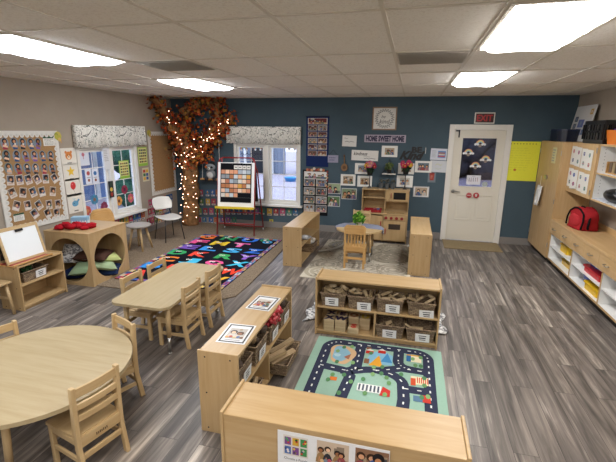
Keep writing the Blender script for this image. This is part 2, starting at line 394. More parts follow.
W1 = (5.20, 6.62, 0.50, 1.72)      # window in the tan wall: y0,y1,z0,z1
W2 = (-3.56, -2.14, 0.50, 1.74)    # window in the blue wall: x0,x1,z0,z1
DX0, DX1, DH = 0.70, 1.575, 2.04   # door opening
b = MB()
b.box(LX-WT, W2[0], WY, WY+WT, 0, CZ).box(W2[0], W2[1], WY, WY+WT, 0, W2[2]).box(W2[0], W2[1], WY, WY+WT, W2[3], CZ)
b.box(W2[1], DX0, WY, WY+WT, 0, CZ).box(DX0, DX1, WY, WY+WT, DH, CZ).box(DX1, RX+WT, WY, WY+WT, 0, CZ)
struct(b.build('wall_back', 'blue_wall'))
b = MB()
b.box(LX-WT, LX, FY, W1[0], 0, CZ).box(LX-WT, LX, W1[0], W1[1], 0, W1[2]).box(LX-WT, LX, W1[0], W1[1], W1[3], CZ).box(LX-WT, LX, W1[1], WY, 0, CZ)
struct(b.build('wall_left', 'tan_wall'))
struct(MB().box(RX, RX+WT, FY, WY, 0, CZ).build('wall_right', 'tan_wall'))
struct(MB().box(LX-WT, RX+WT, FY-WT, FY, 0, CZ).build('wall_front', 'tan_wall'))
struct(MB().box(LX, DX0-.075, WY-.012, WY, 0, .13).box(DX1+.075, RX, WY-.012, WY, 0, .13).build('baseboard_back', 'base_grey', bevel=.003))
struct(MB().box(LX, LX+.012, FY, WY-.012, 0, .11).build('baseboard_left', 'base_grey', bevel=.003))

# ---- windows (structure, with sashes / panes / muntins as parts)
def window(name, M4, w, h):          # local: x along wall, y up, z into the room; opening centred at origin, wall face at z=0
    root = struct(thing(name, 'x', 'x', M4=M4)); del root['label']; del root['category']
    fr = MB(); t = .055
    fr.box(-w/2, w/2, h/2-t, h/2, -.11, .015).box(-w/2, w/2, -h/2, -h/2+t, -.11, .015)
    fr.box(-w/2, -w/2+t, -h/2+t, h/2-t, -.11, .015).box(w/2-t, w/2, -h/2+t, h/2-t, -.11, .015).box(-.05, .05, -h/2+t, h/2-t, -.11, .02)
    fr.build('frame', 'white_paint', root, bevel=.004)
    MB().box(-w/2-.05, w/2+.05, -h/2-.035, -h/2+.005, -.02, .09).build('sill', 'white_paint', root, bevel=.006)
    for sgn in (-1, 1):
        x0, x1 = (-w/2+t, -.05) if sgn < 0 else (.05, w/2-t); y0, y1 = -h/2+t, h/2-t; q = .045
        sa = MB().box(x0, x1, y1-q, y1, -.075, -.03).box(x0, x1, y0, y0+q, -.075, -.03).box(x0, x0+q, y0+q, y1-q, -.075, -.03).box(x1-q, x1, y0+q, y1-q, -.075, -.03)
        s_ = sa.build('sash', 'white_paint', root, bevel=.004)
        MB().box(x0+q, x1-q, y0+q, y1-q, -.056, -.052).build('glass_pane', 'glass', s_)
        mu = MB(); xm = (x0+x1)/2; mu.box(xm-.007, xm+.007, y0+q, y1-q, -.0505, -.046)
        for k in (1, 2, 3): yy = y0+q+(y1-y0-2*q)*k/4; mu.box(x0+q, x1-q, yy-.007, yy+.007, -.0505, -.046)
        mu.build('muntin_grid', 'white_paint', s_)
        MB().cbox((x1-.02 if sgn < 0 else x0+.02, -.1, -.022), (.012, .1, .015)).build('latch', 'white_paint', s_, bevel=.003)
    return root
window('window_1', wallM('left', (W1[0]+W1[1])/2, (W1[2]+W1[3])/2), W1[1]-W1[0], W1[3]-W1[2])
window('window_2', wallM('back', (W2[0]+W2[1])/2, (W2[2]+W2[3])/2), W2[1]-W2[0], W2[3]-W2[2])

# ---- door
dr = struct(thing('door_1', 'x', 'x', M4=wallM('back', (DX0+DX1)/2, 0))); del dr['label']; del dr['category']
dw = (DX1-DX0)/2
c = MB(); c.box(-dw-.08, -dw+.012, 0, DH+.08, -.02, .022).box(dw-.012, dw+.08, 0, DH+.08, -.02, .022).box(-dw+.012, dw-.012, DH-.012, DH+.08, -.02, .022)
c.box(-dw, -dw+.012, 0, DH, -.14, -.02).box(dw-.012, dw, 0, DH, -.14, -.02).box(-dw, dw, DH-.012, DH, -.14, -.02)
c.build('casing', 'white_paint', dr, bevel=.004)
gx0, gx1, gz0, gz1 = -.275, .285, 1.03, 1.885
p = MB(); a = dw-.014; zf, zb = -.012, -.055
p.box(-a, gx0, .012, DH-.014, zb, zf).box(gx1, a, .012, DH-.014, zb, zf).box(gx0, gx1, .012, gz0, zb, zf).box(gx0, gx1, gz1, DH-.014, zb, zf)
leaf = p.build('door_leaf', 'door_paint', dr)
lf = MB()
for (x0, x1, y0, y1) in ((gx0, gx1, gz0, gz1), (-.29, -.03, .42, .86), (.05, .31, .42, .86)):
    for (u0, u1, v0, v1) in ((x0-.02, x1+.02, y1, y1+.02), (x0-.02, x1+.02, y0-.02, y0), (x0-.02, x0, y0, y1), (x1, x1+.02, y0, y1)): lf.box(u0, u1, v0, v1, zf-.002, zf+.008)
lf.build('panel_moulding', 'door_paint', leaf, bevel=.003)
MB().box(-.255, -.065, .455, .825, zf-.002, zf+.006).build('raised_panel', 'door_paint', leaf, bevel=.005)
MB().box(.085, .275, .455, .825, zf-.002, zf+.006).build('raised_panel', 'door_paint', leaf, bevel=.005)
MB().box(gx0, gx1, gz0, gz1, -.036, -.032).build('glass_pane', 'dark_glass', leaf)
hm = MB().tube([(-a+.06, .93, zf), (-a+.06, .93, zf+.055)], .014, 10).tube([(-a+.05, .93, zf+.05), (-a+.1, .932, zf+.055), (-a+.18, .925, zf+.05)], [.011, .01, .007], 8)
hm.tube([(-a+.06, .93, zf), (-a+.06, .93, zf+.012)], .03, 16)
hm.build('door_handle', 'steel', dr, smooth=True)
MB().cbox((-a+.075, DH-.08, zf+.012), (.02, .13, .02)).cbox((-a+.05, DH-.03, zf+.02), (.07, .02, .03)).build('closer_bracket', 'dark_metal', dr)

# ---- ceiling lights and vents
def ceil_light(i, j, mat, label):
    x0 = GX0+GDX*i+.012; y0 = GY0+GDY*j+.012; x1 = x0+GDX-.024; y1 = y0+GDY-.024
    t = thing('ceiling_light', label, 'ceiling light', ((x0+x1)/2, (y0+y1)/2, CZ), 0, 'recessed ceiling light panels')
    w, l = (x1-x0)/2, (y1-y0)/2
    f = MB().box(-w, -w+.02, -l, l, -.012, .002).box(w-.02, w, -l, l, -.012, .002).box(-w+.02, w-.02, -l, -l+.02, -.012, .002).box(-w+.02, w-.02, l-.02, l, -.012, .002)
    f.build('frame', 'tbar', t); m = MB(); n = 10; k = 14
    m.add([(-w+.02+(2*w-.04)*i/n, -l+.02+(2*l-.04)*j/k, -.004-.045*(max(0, 1-(2*i/n-1)**8)*max(0, 1-(2*j/k-1)**10))**.35-.004*math.sin(j*1.9+i)*(0 < i < n and 0 < j < k)) for i in range(n+1) for j in range(k+1)],
          [(i*(k+1)+j, i*(k+1)+j+1, (i+1)*(k+1)+j+1, (i+1)*(k+1)+j) for i in range(n) for j in range(k)])
    m.build('diffuser', mat, t, smooth=True)
ceil_light(1, 0, 'panel_warm', 'largest lit ceiling panel, above the open floor beside the wall cabinets')
ceil_light(1, 2, 'panel_far', 'small lit ceiling panel in line with the door, nearer the blue wall')
ceil_light(-5, 0, 'panel_cool', 'cool white lit ceiling panel nearest the brown photo board')
ceil_light(-5, 2, 'panel_far', 'lit ceiling panel just in front of the autumn tree')
for _j, _where in ((-2, 'overhead behind the near shelf'), (-4, 'deep behind the near shelf')):  # unseen panels added to brighten faces turned towards the viewpoint
    ceil_light(1, _j, 'panel_warm', f'added unseen ceiling panel {_where}, on the cabinet side')
    ceil_light(-2, _j, 'panel_warm', f'added unseen ceiling panel {_where}, in the middle of the room')
    ceil_light(-5, _j, 'panel_cool', f'added unseen ceiling panel {_where}, on the window side')
def vent(i, lab):
    x0 = GX0+GDX*i+.012; y0 = GY0+GDY+.012; t = thing('ceiling_vent', lab, 'vent', (x0+.2928, y0+.29, CZ), 0, 'grey ceiling vents')
    MB().box(-.29, .29, -.285, .285, -.006, .002).build('backing', 'vent', t)
    s_ = MB()
    for k in range(11): y = -.26+k*.052; s_.cbox((0, y, -.009), (.55, .03, .004), R=Matrix.Rotation(.35, 3, 'X'))
    s_.build('slat_grille', 'vent', t)
vent(0, 'grey ceiling vent beside the large light near the middle of the room')
vent(-4, 'grey ceiling vent between the two lights on the window side')

# ---- outdoors
yard = MB().box(-26, 14, WY+.5, 40, -.35, -.12).box(-26, LX-.5, -6, WY+.5, -.35, -.12); struct(yard.build('outside_ground', 'gravel'))
sd = thing('neighbour_house', 'blue clapboard house seen through the side window', 'house', (-9.2, 8.75, -.12))
w_ = MB().box(-.3, 0, -4.5, 2.1, 0, 4.2)
for k in range(28): w_.box(0, .018, -4.5, 2.1, k*.15, k*.15+.135)
w_.build('wall', 'siding', sd)
MB().box(.02, .06, .55, .68, 0, 3.2).box(.02, .06, 1.5, 1.63, 0, 3.2).box(.02, .06, .55, 1.63, 1.55, 1.65).box(.02,.06,.55,1.63,2.4,2.5).build('window_trim', 'white_paint', sd)
def bush(name, label, loc, sc, mat, seed):
    m = MB(); rnd = random.Random(seed)
    for k in range(34): m.ball((rnd.uniform(-.9,.9)*sc[0], rnd.uniform(-.7,.7)*sc[1], sc[2]*rnd.uniform(.12,.95)), min(sc[0],sc[1])*rnd.uniform(.4,.6), n=12, jit=.5)
    o = m.build(name, mat, smooth=True); o.location = loc; return tag(o, label, 'bush')
bush('leafy_bush', 'leafy green bush outside the side window', (-7.8, 10.25, -.12), (.8, .75, 3.2), 'hedge', 3)
sh = thing('garden_shed', 'grey blue shed at the far side of the gravel yard', 'shed', (-7.6, 19.2, -.12))
w_ = MB()
for k in range(16): w_.box(-1.6+k*.2, -1.6+k*.2+.19, 0, .1, 0, 2.6)
w_.build('wall', 'shed', sh); MB().box(-.2, .7, -.03, .0, 0, 1.9).build('door', 'dark_metal', sh); MB().box(-1.8, 1.8, -.3, 1.2, 2.6, 2.75).build('roof', 'shed', sh)
for x in (-1.5, -.45, .95): MB().box(x-.06, x+.06, -.16, -.05, 0, 2.6).build('post', 'white_paint', sh)
fe = thing('yard_fence', 'pale board fence behind the gravel yard', 'fence', (-4.6, 20.5, -.12))
w_ = MB()
for k in range(26): w_.box(-1.2+k*.16, -1.2+k*.16+.14, 0, .05, 0, 1.9)
w_.build('boards', 'shed', fe); MB().box(-1.2, 2.96, .05, .1, .4, .5).box(-1.2, 2.96, .05, .1, 1.4, 1.5).build('rail', 'shed', fe)
tb = MB().lathe([(.38,0),(.5,.28),(.53,.28),(.53,.31),(.47,.31),(.36,.04),(0,.04)], 24, col=0x3F9BE0).build('play_tub', 'plastic', smooth=True); tb.scale = (.55,.55,.55); tb.location = (-4.95, 16.6, -.12)
tag(tb, 'blue plastic tub on the gravel outside the back window', 'tub')
bush('dark_hedge', 'dark hedge across the yard seen through the door glass', (3.0, 21.5, -.12), (3.0, 1.6, 3.4), 'dark_hedge', 5)

# ================================================================== FLOOR COVERINGS
cp = MB().prism([(LX+.02, 4.12), (-2.12, 4.12), (-1.98, 4.28), (-1.97, 4.75), (-2.03, 6.3), (-2.14, 7.3), (-2.14, WY-.015), (LX+.02, WY-.015)], .0005, .012)
tag(cp.build('carpet', 'carpet'), 'brown shag carpet under the alphabet rug in the tree corner', 'carpet')

def alphabet_rug():
    w, l = 1.57, 2.5; m = MB(); z = .012
    m.box(-w/2, w/2, -l/2, l/2, 0, z, 0x14151F)
    pal = [0xB0524C, 0xC9AE66, 0x445F9E, 0xC9C6C0, 0x655690, 0x5A96BC, 0x3A4A80, 0xA8587A]
    t = .07; k = 0; n = 27
    for i in range(n):
        y0 = -l/2+l*i/n; y1 = y0+l/n*.98
        for sx in (-1, 1):
            m.rect(sx*w/2-(t if sx > 0 else 0), sx*w/2+(t if sx < 0 else 0), y0, y1, z+.0006, pal[(i*3+(sx > 0))%8])
            m.rect(sx*(w/2-t/2)-.018, sx*(w/2-t/2)+.018, y0+.02, y1-.025, z+.0012, pal[(i*5+4)%8])
    for i in range(16):
        x0 = -w/2+t+(w-2*t)*i/16; x1 = x0+(w-2*t)/16*.98
        for sy in (-1, 1): m.rect(x0, x1, sy*l/2-(t if sy > 0 else 0), sy*l/2+(t if sy < 0 else 0), z+.0006, pal[(i*5+(sy > 0)*2)%8])
    cols = dict(A=0xE0473E, B=0x3A8FDD, C=0xF0883C, D=0x3FA668, E=0x7E5CC0, F=0xEE5E9A, G=0xF07E3A, H=0xE8B73C, I=0xE0473E, J=0x49B6DD, K=0xE84E3E, L=0x3D93E0, M=0xE9C93C, N=0x2F8E58,
                O=0x3A62B5, P=0x49B6DD, Q=0xE85C98, R=0x3FA05A, S=0x46A8E0, T=0xE56BA8, U=0x2E6FD6, V=0xE8B43A, W=0xE4462F, X=0x43B9DE, Y=0x8E62C8, Z=0x3273DC)
    L = 'ABCDEFGHIJKLMNOPQRSTUVWXYZ'
    order = [('ABCDEFG', -.585), ('HIJKLMN', -.195), ('OPQRSTU', .2), ('VWXYZ', .585)]
    for s_, x in order:
        for i, ch in enumerate(s_):
            y = -l/2+.26+i*.343
            if s_[0] == 'V': y += .06
            m.text(ch, x+random.uniform(-.03,.03), y, .245, z+.0016, cols[ch], w=.3, bold=.045)
            ex = x-.07; ey = y+.05
            for d in (0, .05): m.disc(ex+d, ey, .024, z+.0022, 0xF4F2EC, 10); m.disc(ex+d+.004, ey-.004, .011, z+.0028, 0x14151F, 8)
    for q, (x, y, cc) in enumerate([(.585, 1.03, 0x4FA9E2), (.5, 1.14, 0x2F8E58)]):
        m.ring(x, y, .05, .09, z+.0016, cc, 16); m.disc(x, y, .03, z+.002, 0xF4F2EC, 10)
    return m
o = alphabet_rug().build('alphabet_rug', 'cloth'); o.location = (-3.01, 5.63, .0125); tag(o, 'black alphabet rug with bright letters and a multicoloured edge', 'rug')

def area_rug():
    w, l = 1.5, 2.08; m = MB(); z = .008; m.box(-w/2, w/2, -l/2, l/2, 0, z, 0xC6BFAF); rnd = random.Random(4); lv = 0
    for (x, y, r, cs) in [(-.35,.72,.34,(0x8B8778,0x6F7280)),(.1,.55,.28,(0x9C9484,0x847C6C)),(-.5,.12,.3,(0x968F80,0xA9A08F)),(.45,.75,.3,(0x7E7668,0x8F8878)),(-.12,-.02,.28,(0x7D776B,0xA79E8D)),
                          (.42,.2,.33,(0x736A5C,0x8A8172)),(-.48,-.42,.28,(0x8A8579,0xB8AE9C)),(.15,-.45,.26,(0x8C857A,0xBBB2A2)),(.55,-.4,.25,(0x7F776A,0xAFA695)),(-.5,-.82,.28,(0x9B927F,0xC4BBA8)),(0,-.86,.26,(0x857D6E,0xB5AC9A)),(.5,-.85,.25,(0x8D8474,0xB8AE9C))]:
        lv += .0004
        x = max(-w/2+r, min(w/2-r, x)); y = max(-l/2+r, min(l/2-r, y))
        cs = [tuple(int(.6*((c_ >> q) & 255)+.4*((0xC6BFAF >> q) & 255)) for q in (16, 8, 0)) for c_ in cs]
        m.disc(x, y, r, z+lv, cs[0], 26)
        m.ring(x, y, r*.7, r*.78, z+lv+.0002, cs[1], 26); m.ring(x, y, r*.4, r*.5, z+lv+.0002, cs[1], 22); m.disc(x, y, r*.2, z+lv+.0002, cs[1], 16)
    for k in range(420):
        x, y = rnd.uniform(-w/2+.02, w/2-.02), rnd.uniform(-l/2+.02, l/2-.02); r = rnd.uniform(.008, .02); m.disc(x, y, r, z+.0062+k*1e-6, rnd.choice([0xC8C0AE, 0x6D675C, 0x8D8677]), 6)
    return m
o = area_rug().build('area_rug', 'cloth'); o.location = (-.66, 6.2, .0005); tag(o, 'beige and grey rug of circles under the round play table', 'rug')

def street_rug():
    w, l = 1.16, 1.62; m = MB(); z = .006; m.box(-w/2, w/2, -l/2, l/2, 0, z, 0x9ABDAC)
    top = l/2
    def P(u, v): return (-w/2+u*w, top-v)          # u: across 0..1, v: metres down from the far edge
    def road(pts, wd=.095, dash=True, lv=0):
        # resample
        q = []
        for a, b_ in zip(pts, pts[1:]):
            n = max(1, int((V(b_)-V(a)).length/.03)); q += [tuple(V(a).lerp(V(b_), i/n)) for i in range(n)]
        q.append(pts[-1]); m.strip(q, wd, z+.0006+lv, 0x383D52)
        if dash:
            for i in range(0, len(q)-2, 3): m.strip(q[i:i+2], .012, z+.0022+lv, 0xE9ECEA)
    def arc(cx, cy, rx, ry, a0, a1, n=12): return [(cx+rx*math.cos(a0+(a1-a0)*i/n), cy+ry*math.sin(a0+(a1-a0)*i/n)) for i in range(n+1)]
    xl, xr, yt = -w/2+.12, w/2-.12, top-.07
    loop = [(xl, -l/2+.08), (xl, yt-.12)] + arc(xl+.12, yt-.12, .12, .12, PI, PI/2) + [(xr-.12, yt)] + arc(xr-.12, yt-.12, .12, .12, PI/2, 0) + [(xr, -l/2+.08)]
    road(loop, lv=.0004)
    road([(xl, -l/2+.08), (xr, -l/2+.08)], lv=.0003)
    x1, x2 = -w/2+.43, -w/2+.78
    road([(x1, yt), (x1, top-.44)] + arc(x1-.12, top-.44, .12, .1, 0, -PI/2)[:], lv=.0001)
    road([(xl, top-.5), (x1-.08, top-.53), (x1-.03, top-.6), (x1-.06, top-.9)], lv=.0002)
    road([(x1, top-.46)] + arc((x1+x2)/2, top-.62, (x2-x1)/2+.05, .16, PI*.8, .1) + [(x2+.06, top-.8), (x2+.04, top-1.1)], lv=.0002)
    road([(x2, yt), (x2, top-.25)] + arc(x2+.1, top-.27, .1, .1, PI, PI*1.5) + [(xr, top-.39)], lv=.0001)
    road([(x2-.18, top-.47), (x2+.02, top-.38), (xr, top-.38)], lv=.0003)
    road([(x2+.06, top-.66), (xr, top-.66)], lv=.0003)
    road([(xl, top-1.0), (x1-.05, top-1.0), (x2+.04, top-1.05), (xr, top-1.0)], lv=.0003)
    L1 = z+.003
    # lake with sandy shore
    def blob(cx_, cy_, rx_, ry_, ph): return [(cx_+rx_*(1+.16*math.sin(3*a_+ph))*math.cos(a_), cy_+ry_*(1+.12*math.cos(2*a_+ph))*math.sin(a_)) for a_ in [2*PI*q/28 for q in range(28)]]
    m.poly(blob(-w/2+.278, top-.285, .115, .175, .6), L1, 0xD9B690); m.poly(blob(-w/2+.265, top-.275, .078, .13, 1.4), L1+.0004, 0x90BCD2); m.poly(blob(-w/2+.24, top-.31, .03, .03, 0), L1+.0006, 0xB5D6E2); m.poly([(-w/2+.3,top-.33),(-w/2+.36,top-.26),(-w/2+.35,top-.36)], L1+.0008, 0xA9705A)
    # barn, field, hills
    m.poly([(x1+.07,top-.36),(x1+.3,top-.36),(x1+.3,top-.2),(x1+.2,top-.12),(x1+.1,top-.2)], L1, 0x8AC0DC); m.poly([(x1+.1,top-.4),(x1+.22,top-.4),(x1+.18,top-.22)], L1+.0003, 0xE9A93E); m.poly([(x1+.2,top-.32),(x1+.3,top-.32),(x1+.25,top-.16)], L1+.0004, 0x4F93C8)
    for (dx, dv, cc) in ((.09,.18,0xC0392F),(.2,.15,0xC0392F)):
        m.rect(x1+dx-.035, x1+dx+.035, top-dv-.03, top-dv+.02, L1+.0006, cc); m.poly([(x1+dx-.04,top-dv+.02),(x1+dx+.04,top-dv+.02),(x1+dx,top-dv+.055)], L1+.0008, 0xE8E2D8)
    m.rect(x1+.055, x1+.1, top-.14, top-.1, L1+.0004, 0x8A6248); m.rect(x1+.055, x1+.1, top-.38, top-.3, L1+.0004, 0x8A6248)
    # shops, fire station, houses
    m.rect(x2+.07, x2+.2, top-.25, top-.15, L1, 0xEFE6C6); m.rect(x2+.07, x2+.11, top-.25, top-.12, L1+.0004, 0x3A6FA5); m.rect(x2+.07, x2+.2, top-.15, top-.13, L1+.0005, 0xD9A441)
    m.rect(x2+.11, x2+.25, top-.58, top-.47, L1, 0xEADFB8)
    for k in range(6): m.rect(x2+.16+k*.016, x2+.168+k*.016, top-.56, top-.48, L1+.0005, 0xD0413A)
    m.rect(x2+.11, x2+.15, top-.6, top-.5, L1+.0004, 0xCF5A3C)
    cx = (x1+x2)/2
    m.poly([(cx-.13,top-.78),(cx+.06,top-.78),(cx+.06,top-.68),(cx-.13,top-.68)], L1, 0xE9ECEA); m.poly([(cx+.05,top-.8),(cx+.13,top-.8),(cx+.13,top-.72),(cx+.07,top-.68)], L1+.0004, 0xC8403A)
    for k in range(6): m.rect(cx-.12+k*.03, cx-.105+k*.03, top-.77, top-.69, L1+.0006, 0x5A6270)
    m.rect(x2+.13, x2+.22, top-.8, top-.73, L1, 0x5E7E9A); m.rect(x2+.2, x2+.26, top-.8, top-.71, L1+.0003, 0xC9473C)
    m.rect(-w/2+.24, -w/2+.3, top-.7, top-.65, L1, 0xD87A3C)
    rnd = random.Random(11)
    for (u, v) in [(.3,.13),(.24,.16),(.2,.24),(.34,.4),(.22,.42),(.3,.6),(.22,.62),(.36,.68),(.2,.7),(.5,.53),(.56,.5),(.44,.62),(.62,.62),(.47,.8),(.6,.78),(.78,.2),(.84,.16),(.8,.3),(.84,.3),(.86,.48),(.7,.47),(.86,.58),(.84,.74),(.88,.72),(.5,.42),(.56,.4),(.46,.2),(.3,.85),(.5,1.2),(.3,1.2),(.75,1.2),(.6,.55)]:
        x, y = P(u, v); m.disc(x, y, .019, L1+.001, rnd.choice([0x6E9A66, 0x86AE74, 0x5A8A60]), 8, .03)
    return m
o = street_rug().build('street_rug', 'cloth'); o.location = (-.195, 3.59-.81, .0005); tag(o, 'mint green play rug printed with roads and little buildings', 'rug')
o = MB().box(.66, 1.62, 7.24, 7.84, .0005, .012).build('door_mat', 'doormat', bevel=.003); tag(o, 'tan door mat in front of the white door', 'door mat')
# ================================================================== WALL ITEMS, TAN WALL
# big photo board
bu, bv, bw, bh = 4.405, 1.31, .97, 1.28          # centre and size (outer)
board = thing('bulletin_board', 'large brown photo board with a white scalloped border on the tan wall', 'bulletin board', M4=wallM('left', bu, bv, .002))
MB().box(-bw/2+.03, bw/2-.03, -bh/2+.03, bh/2-.03, 0, .012).build('cork_panel', 'cork', board)
def scallop(w, h, t):
    m = MB(); zt = .018
    m.box(-w/2, w/2, h/2-t, h/2, .003, zt, 0xE4E2DC).box(-w/2, w/2, -h/2, -h/2+t, .003, zt, 0xE4E2DC).box(-w/2, -w/2+t, -h/2+t, h/2-t, .003, zt, 0xE4E2DC).box(w/2-t, w/2, -h/2+t, h/2-t, .003, zt, 0xE4E2DC)
    nx, ny = int(w/.07), int(h/.07)
    for i in range(nx):
        for sg in (-1, 1): m.disc(-w/2+(i+.5)*w/nx, sg*(h/2-t), .033, zt+.0004, 0xDFDDD7, 10); m.disc(-w/2+(i+.5)*w/nx, sg*(h/2-t), .014, zt+.0008, 0xD0CFCA, 8)
    for i in range(ny):
        for sg in (-1, 1): m.disc(sg*(w/2-t), -h/2+(i+.5)*h/ny, .033, zt+.0006, 0xDFDDD7, 10); m.disc(sg*(w/2-t), -h/2+(i+.5)*h/ny, .014, zt+.001, 0xD0CFCA, 8)
    return m
scallop(bw, bh, .055).build('scalloped_border', 'print', board)
rnd = random.Random(21)
rows = [(98, [15,55,90,125,155]), (150, [22,65,103,140,175,208]), (203, [32,72,110,145,182,215]), (253, [40,78,115,152,188,225]), (306, [48,92,135,172,218]), (360, [65,112,160,202,240]), (393, [142,197,235])]
for ri, (zy, zxs) in enumerate(rows):
    for ci, zx in enumerate(zxs):
        u, v = on_left(zx/4.2, 120+(zy-(0 if ri < 3 else 10)*(ci/6))/4.2)
        m = MB(); r2 = random.Random(ri*10+ci)
        if ri < 3:       # oval backed portraits
            m.disc(0, 0, .056, .0, r2.choice([0x7C8C98, 0x8793A0, 0x6F8388]), 14, .072)
            m.poly([(-.03,-.075),(.035,-.075),(.03,.0),(-.028,.0)], .0006, r2.choice([0x2B2C34,0x3A3A44,0x7E5AA6,0xA03048,0x33507E,0xB9A9A0])); m.disc(0, .03, .033, .001, r2.choice(HAIR), 10); m.disc(.003, .024, .019, .0014, r2.choice(SKIN), 10); m.poly([(-.035,-.04),(.03,-.055),(.035,-.03),(-.02,-.015)], .0018, r2.choice(SKIN)); m.disc(.01,-.01,.016,.0016,r2.choice([0x2F3038,0xD9D4CC]),8)
        else:
            m.rect(-.05, .05, -.065, .065, 0, 0xD9CFC6); m.rect(-.045,.045,-.02,.058,.0004,r2.choice([0x5A6672,0x8A7A78,0x6E7480,0x7A6A60])); m.disc(r2.uniform(-.015,.015),.02,.034,.0008,r2.choice([0x1E1B20,0x2A2428,0x3A2A22]),9); m.disc(r2.uniform(-.012,.012),.006,.018,.0012,r2.choice(SKIN),8); m.disc(.02,-.012,.02,.001,r2.choice(SHIRT),8); m.rect(-.03,.03,-.05,-.03,.0004,r2.choice([0xC9B0A0,0xE6DED8,0xB9A49A]))
        o = m.build('photo_print', 'print', M4=wallM('left', u, v, .0165+.0016*(ci % 2), r2.uniform(-.5, .5) if ri >= 3 else r2.uniform(-.15, .15)))
        kind = 'oval cut-out child photo' if ri < 3 else 'small white-edged child photo pinned at a slant'
        tag(o, f'{kind}, {ORD[ri]} row of the brown board, {ORD[ci]} along', 'photo', 'child photos on the brown board')
def note(name, u, v, w, h, wall, off, label, cat, rot=0, head=0x2E6B45, seed=1, lines=5, group=None, bg=0xECEBE4, tcol=0x9A9A9A):
    m = MB().box(-w/2, w/2, -h/2, h/2, 0, .0015, bg)
    if head is not None: m.rect(-w/2, w/2, h/2-.22*h, h/2, .002, head)
    if lines: textlines(m, -w*.4, w*.4, -h*.42, h*(.24 if head is not None else .42), lines, .0022, tcol, random.Random(seed))
    o = m.build(name, 'print', M4=wallM(wall, u, v, off, rot)); return tag(o, label, cat, group)
u, v = on_left(48, 141); note('note_card', u, v, .19, .13, 'left', .0165, 'green topped white note card at the upper corner of the photo board', 'note', head=0x24503A)
u, v = on_left(18, 217); note('note_card', u, v, .15, .1, 'left', .0165, 'green topped white note card at the lower edge of the photo board', 'note', head=0x24503A)
def leaf_cut(u, v, label):
    m = MB(); rnd = random.Random(label)
    for k in range(7):
        a = k*.9; m.disc(.03*math.cos(a), .03*math.sin(a), .035, .001+k*.0004, rnd.choice([0xB9B34A, 0x9AA043, 0xC9B85A]), 9)
    m.disc(.02, -.05, .03, .005, 0xD9B56A, 8); m.rect(.035, .05, -.1, -.05, .0045, 0xC79A60)
    return tag(m.build('paper_tree', 'print', M4=wallM('left', u, v, .021)), label, 'decoration', 'paper trees on the board corners')
u, v = on_left(56.5, 136); leaf_cut(u, v, 'yellow paper tree at the top corner of the photo board')
u, v = on_left(148, 133); leaf_cut(u, v, 'yellow paper tree at the top corner of the empty cork board')
# flash cards
def flash(i, zy0, zy1, draw, label):
    x0 = 59.5+i*2.3; u0, v0 = on_left(x0, 120+zy0/4.2); u1, v1 = on_left(x0+17.5, 120+zy1/4.2); u = (u0+u1)/2; v = (v0+v1)/2; h = abs(v0-v1)*.97; w = .28
    m = MB().box(-w/2, w/2, -h/2, h/2, 0, .002, 0xE6E2D8); draw(m, .0026); m.rect(-.04, .04, -h*.42, -h*.37, .0026, 0x55524E)
    tag(m.build('picture_card', 'print', M4=wallM('left', u, v, .002)), label, 'card', 'picture cards beside the photo board')
def bear(m, z): m.disc(0,.01,.062,z,0xD98B4A,16); [m.disc(s*.048,.062,.022,z+.0003,0xD98B4A,10) for s in (-1,1)]; m.disc(0,-.015,.03,z+.0006,0xF1D9B8,12); [m.disc(s*.022,.02,.007,z+.0009,0x2B211C,8) for s in (-1,1)]; m.disc(0,-.005,.009,z+.0012,0x2B211C,8)
def star(m, z): m.poly([((.08 if k % 2 == 0 else .035)*math.cos(PI/2+k*PI/5), .012+(.08 if k % 2 == 0 else .035)*math.sin(PI/2+k*PI/5)) for k in range(10)], z, 0xEDC648)
def balloon(m, z): m.disc(0,.025,.05,z,0xD23B3B,16,.058); m.poly([(-.01,-.04),(.01,-.04),(0,-.03)],z,0xD23B3B); m.strip([(0,-.04),(.01,-.06),(0,-.075)],.004,z,0x77706A); m.disc(-.015,.045,.012,z+.0004,0xE98080,8)
def whale(m, z): m.disc(-.005,-.005,.062,z,0x6BA3C4,16,.045); m.poly([(.045,.0),(.09,.045),(.06,.06),(.03,.03)],z+.0003,0x5B93B6); m.disc(-.03,.0,.008,z+.0006,0x22303A,8); m.strip([(-.02,.04),(-.03,.07),(-.05,.075)],.008,z,0x9CC7DE); m.strip([(-.02,.04),(-.01,.07),(.01,.075)],.008,z,0x9CC7DE)
flash(0, 118, 186, bear, 'white card with an orange bear, top of the four beside the photo board')
flash(1, 187, 250, star, 'white card with a yellow star beside the photo board')
flash(2, 250, 314, balloon, 'white card with a red balloon beside the photo board')
flash(3, 314, 382, whale, 'white card with a blue whale, lowest of the four beside the photo board')

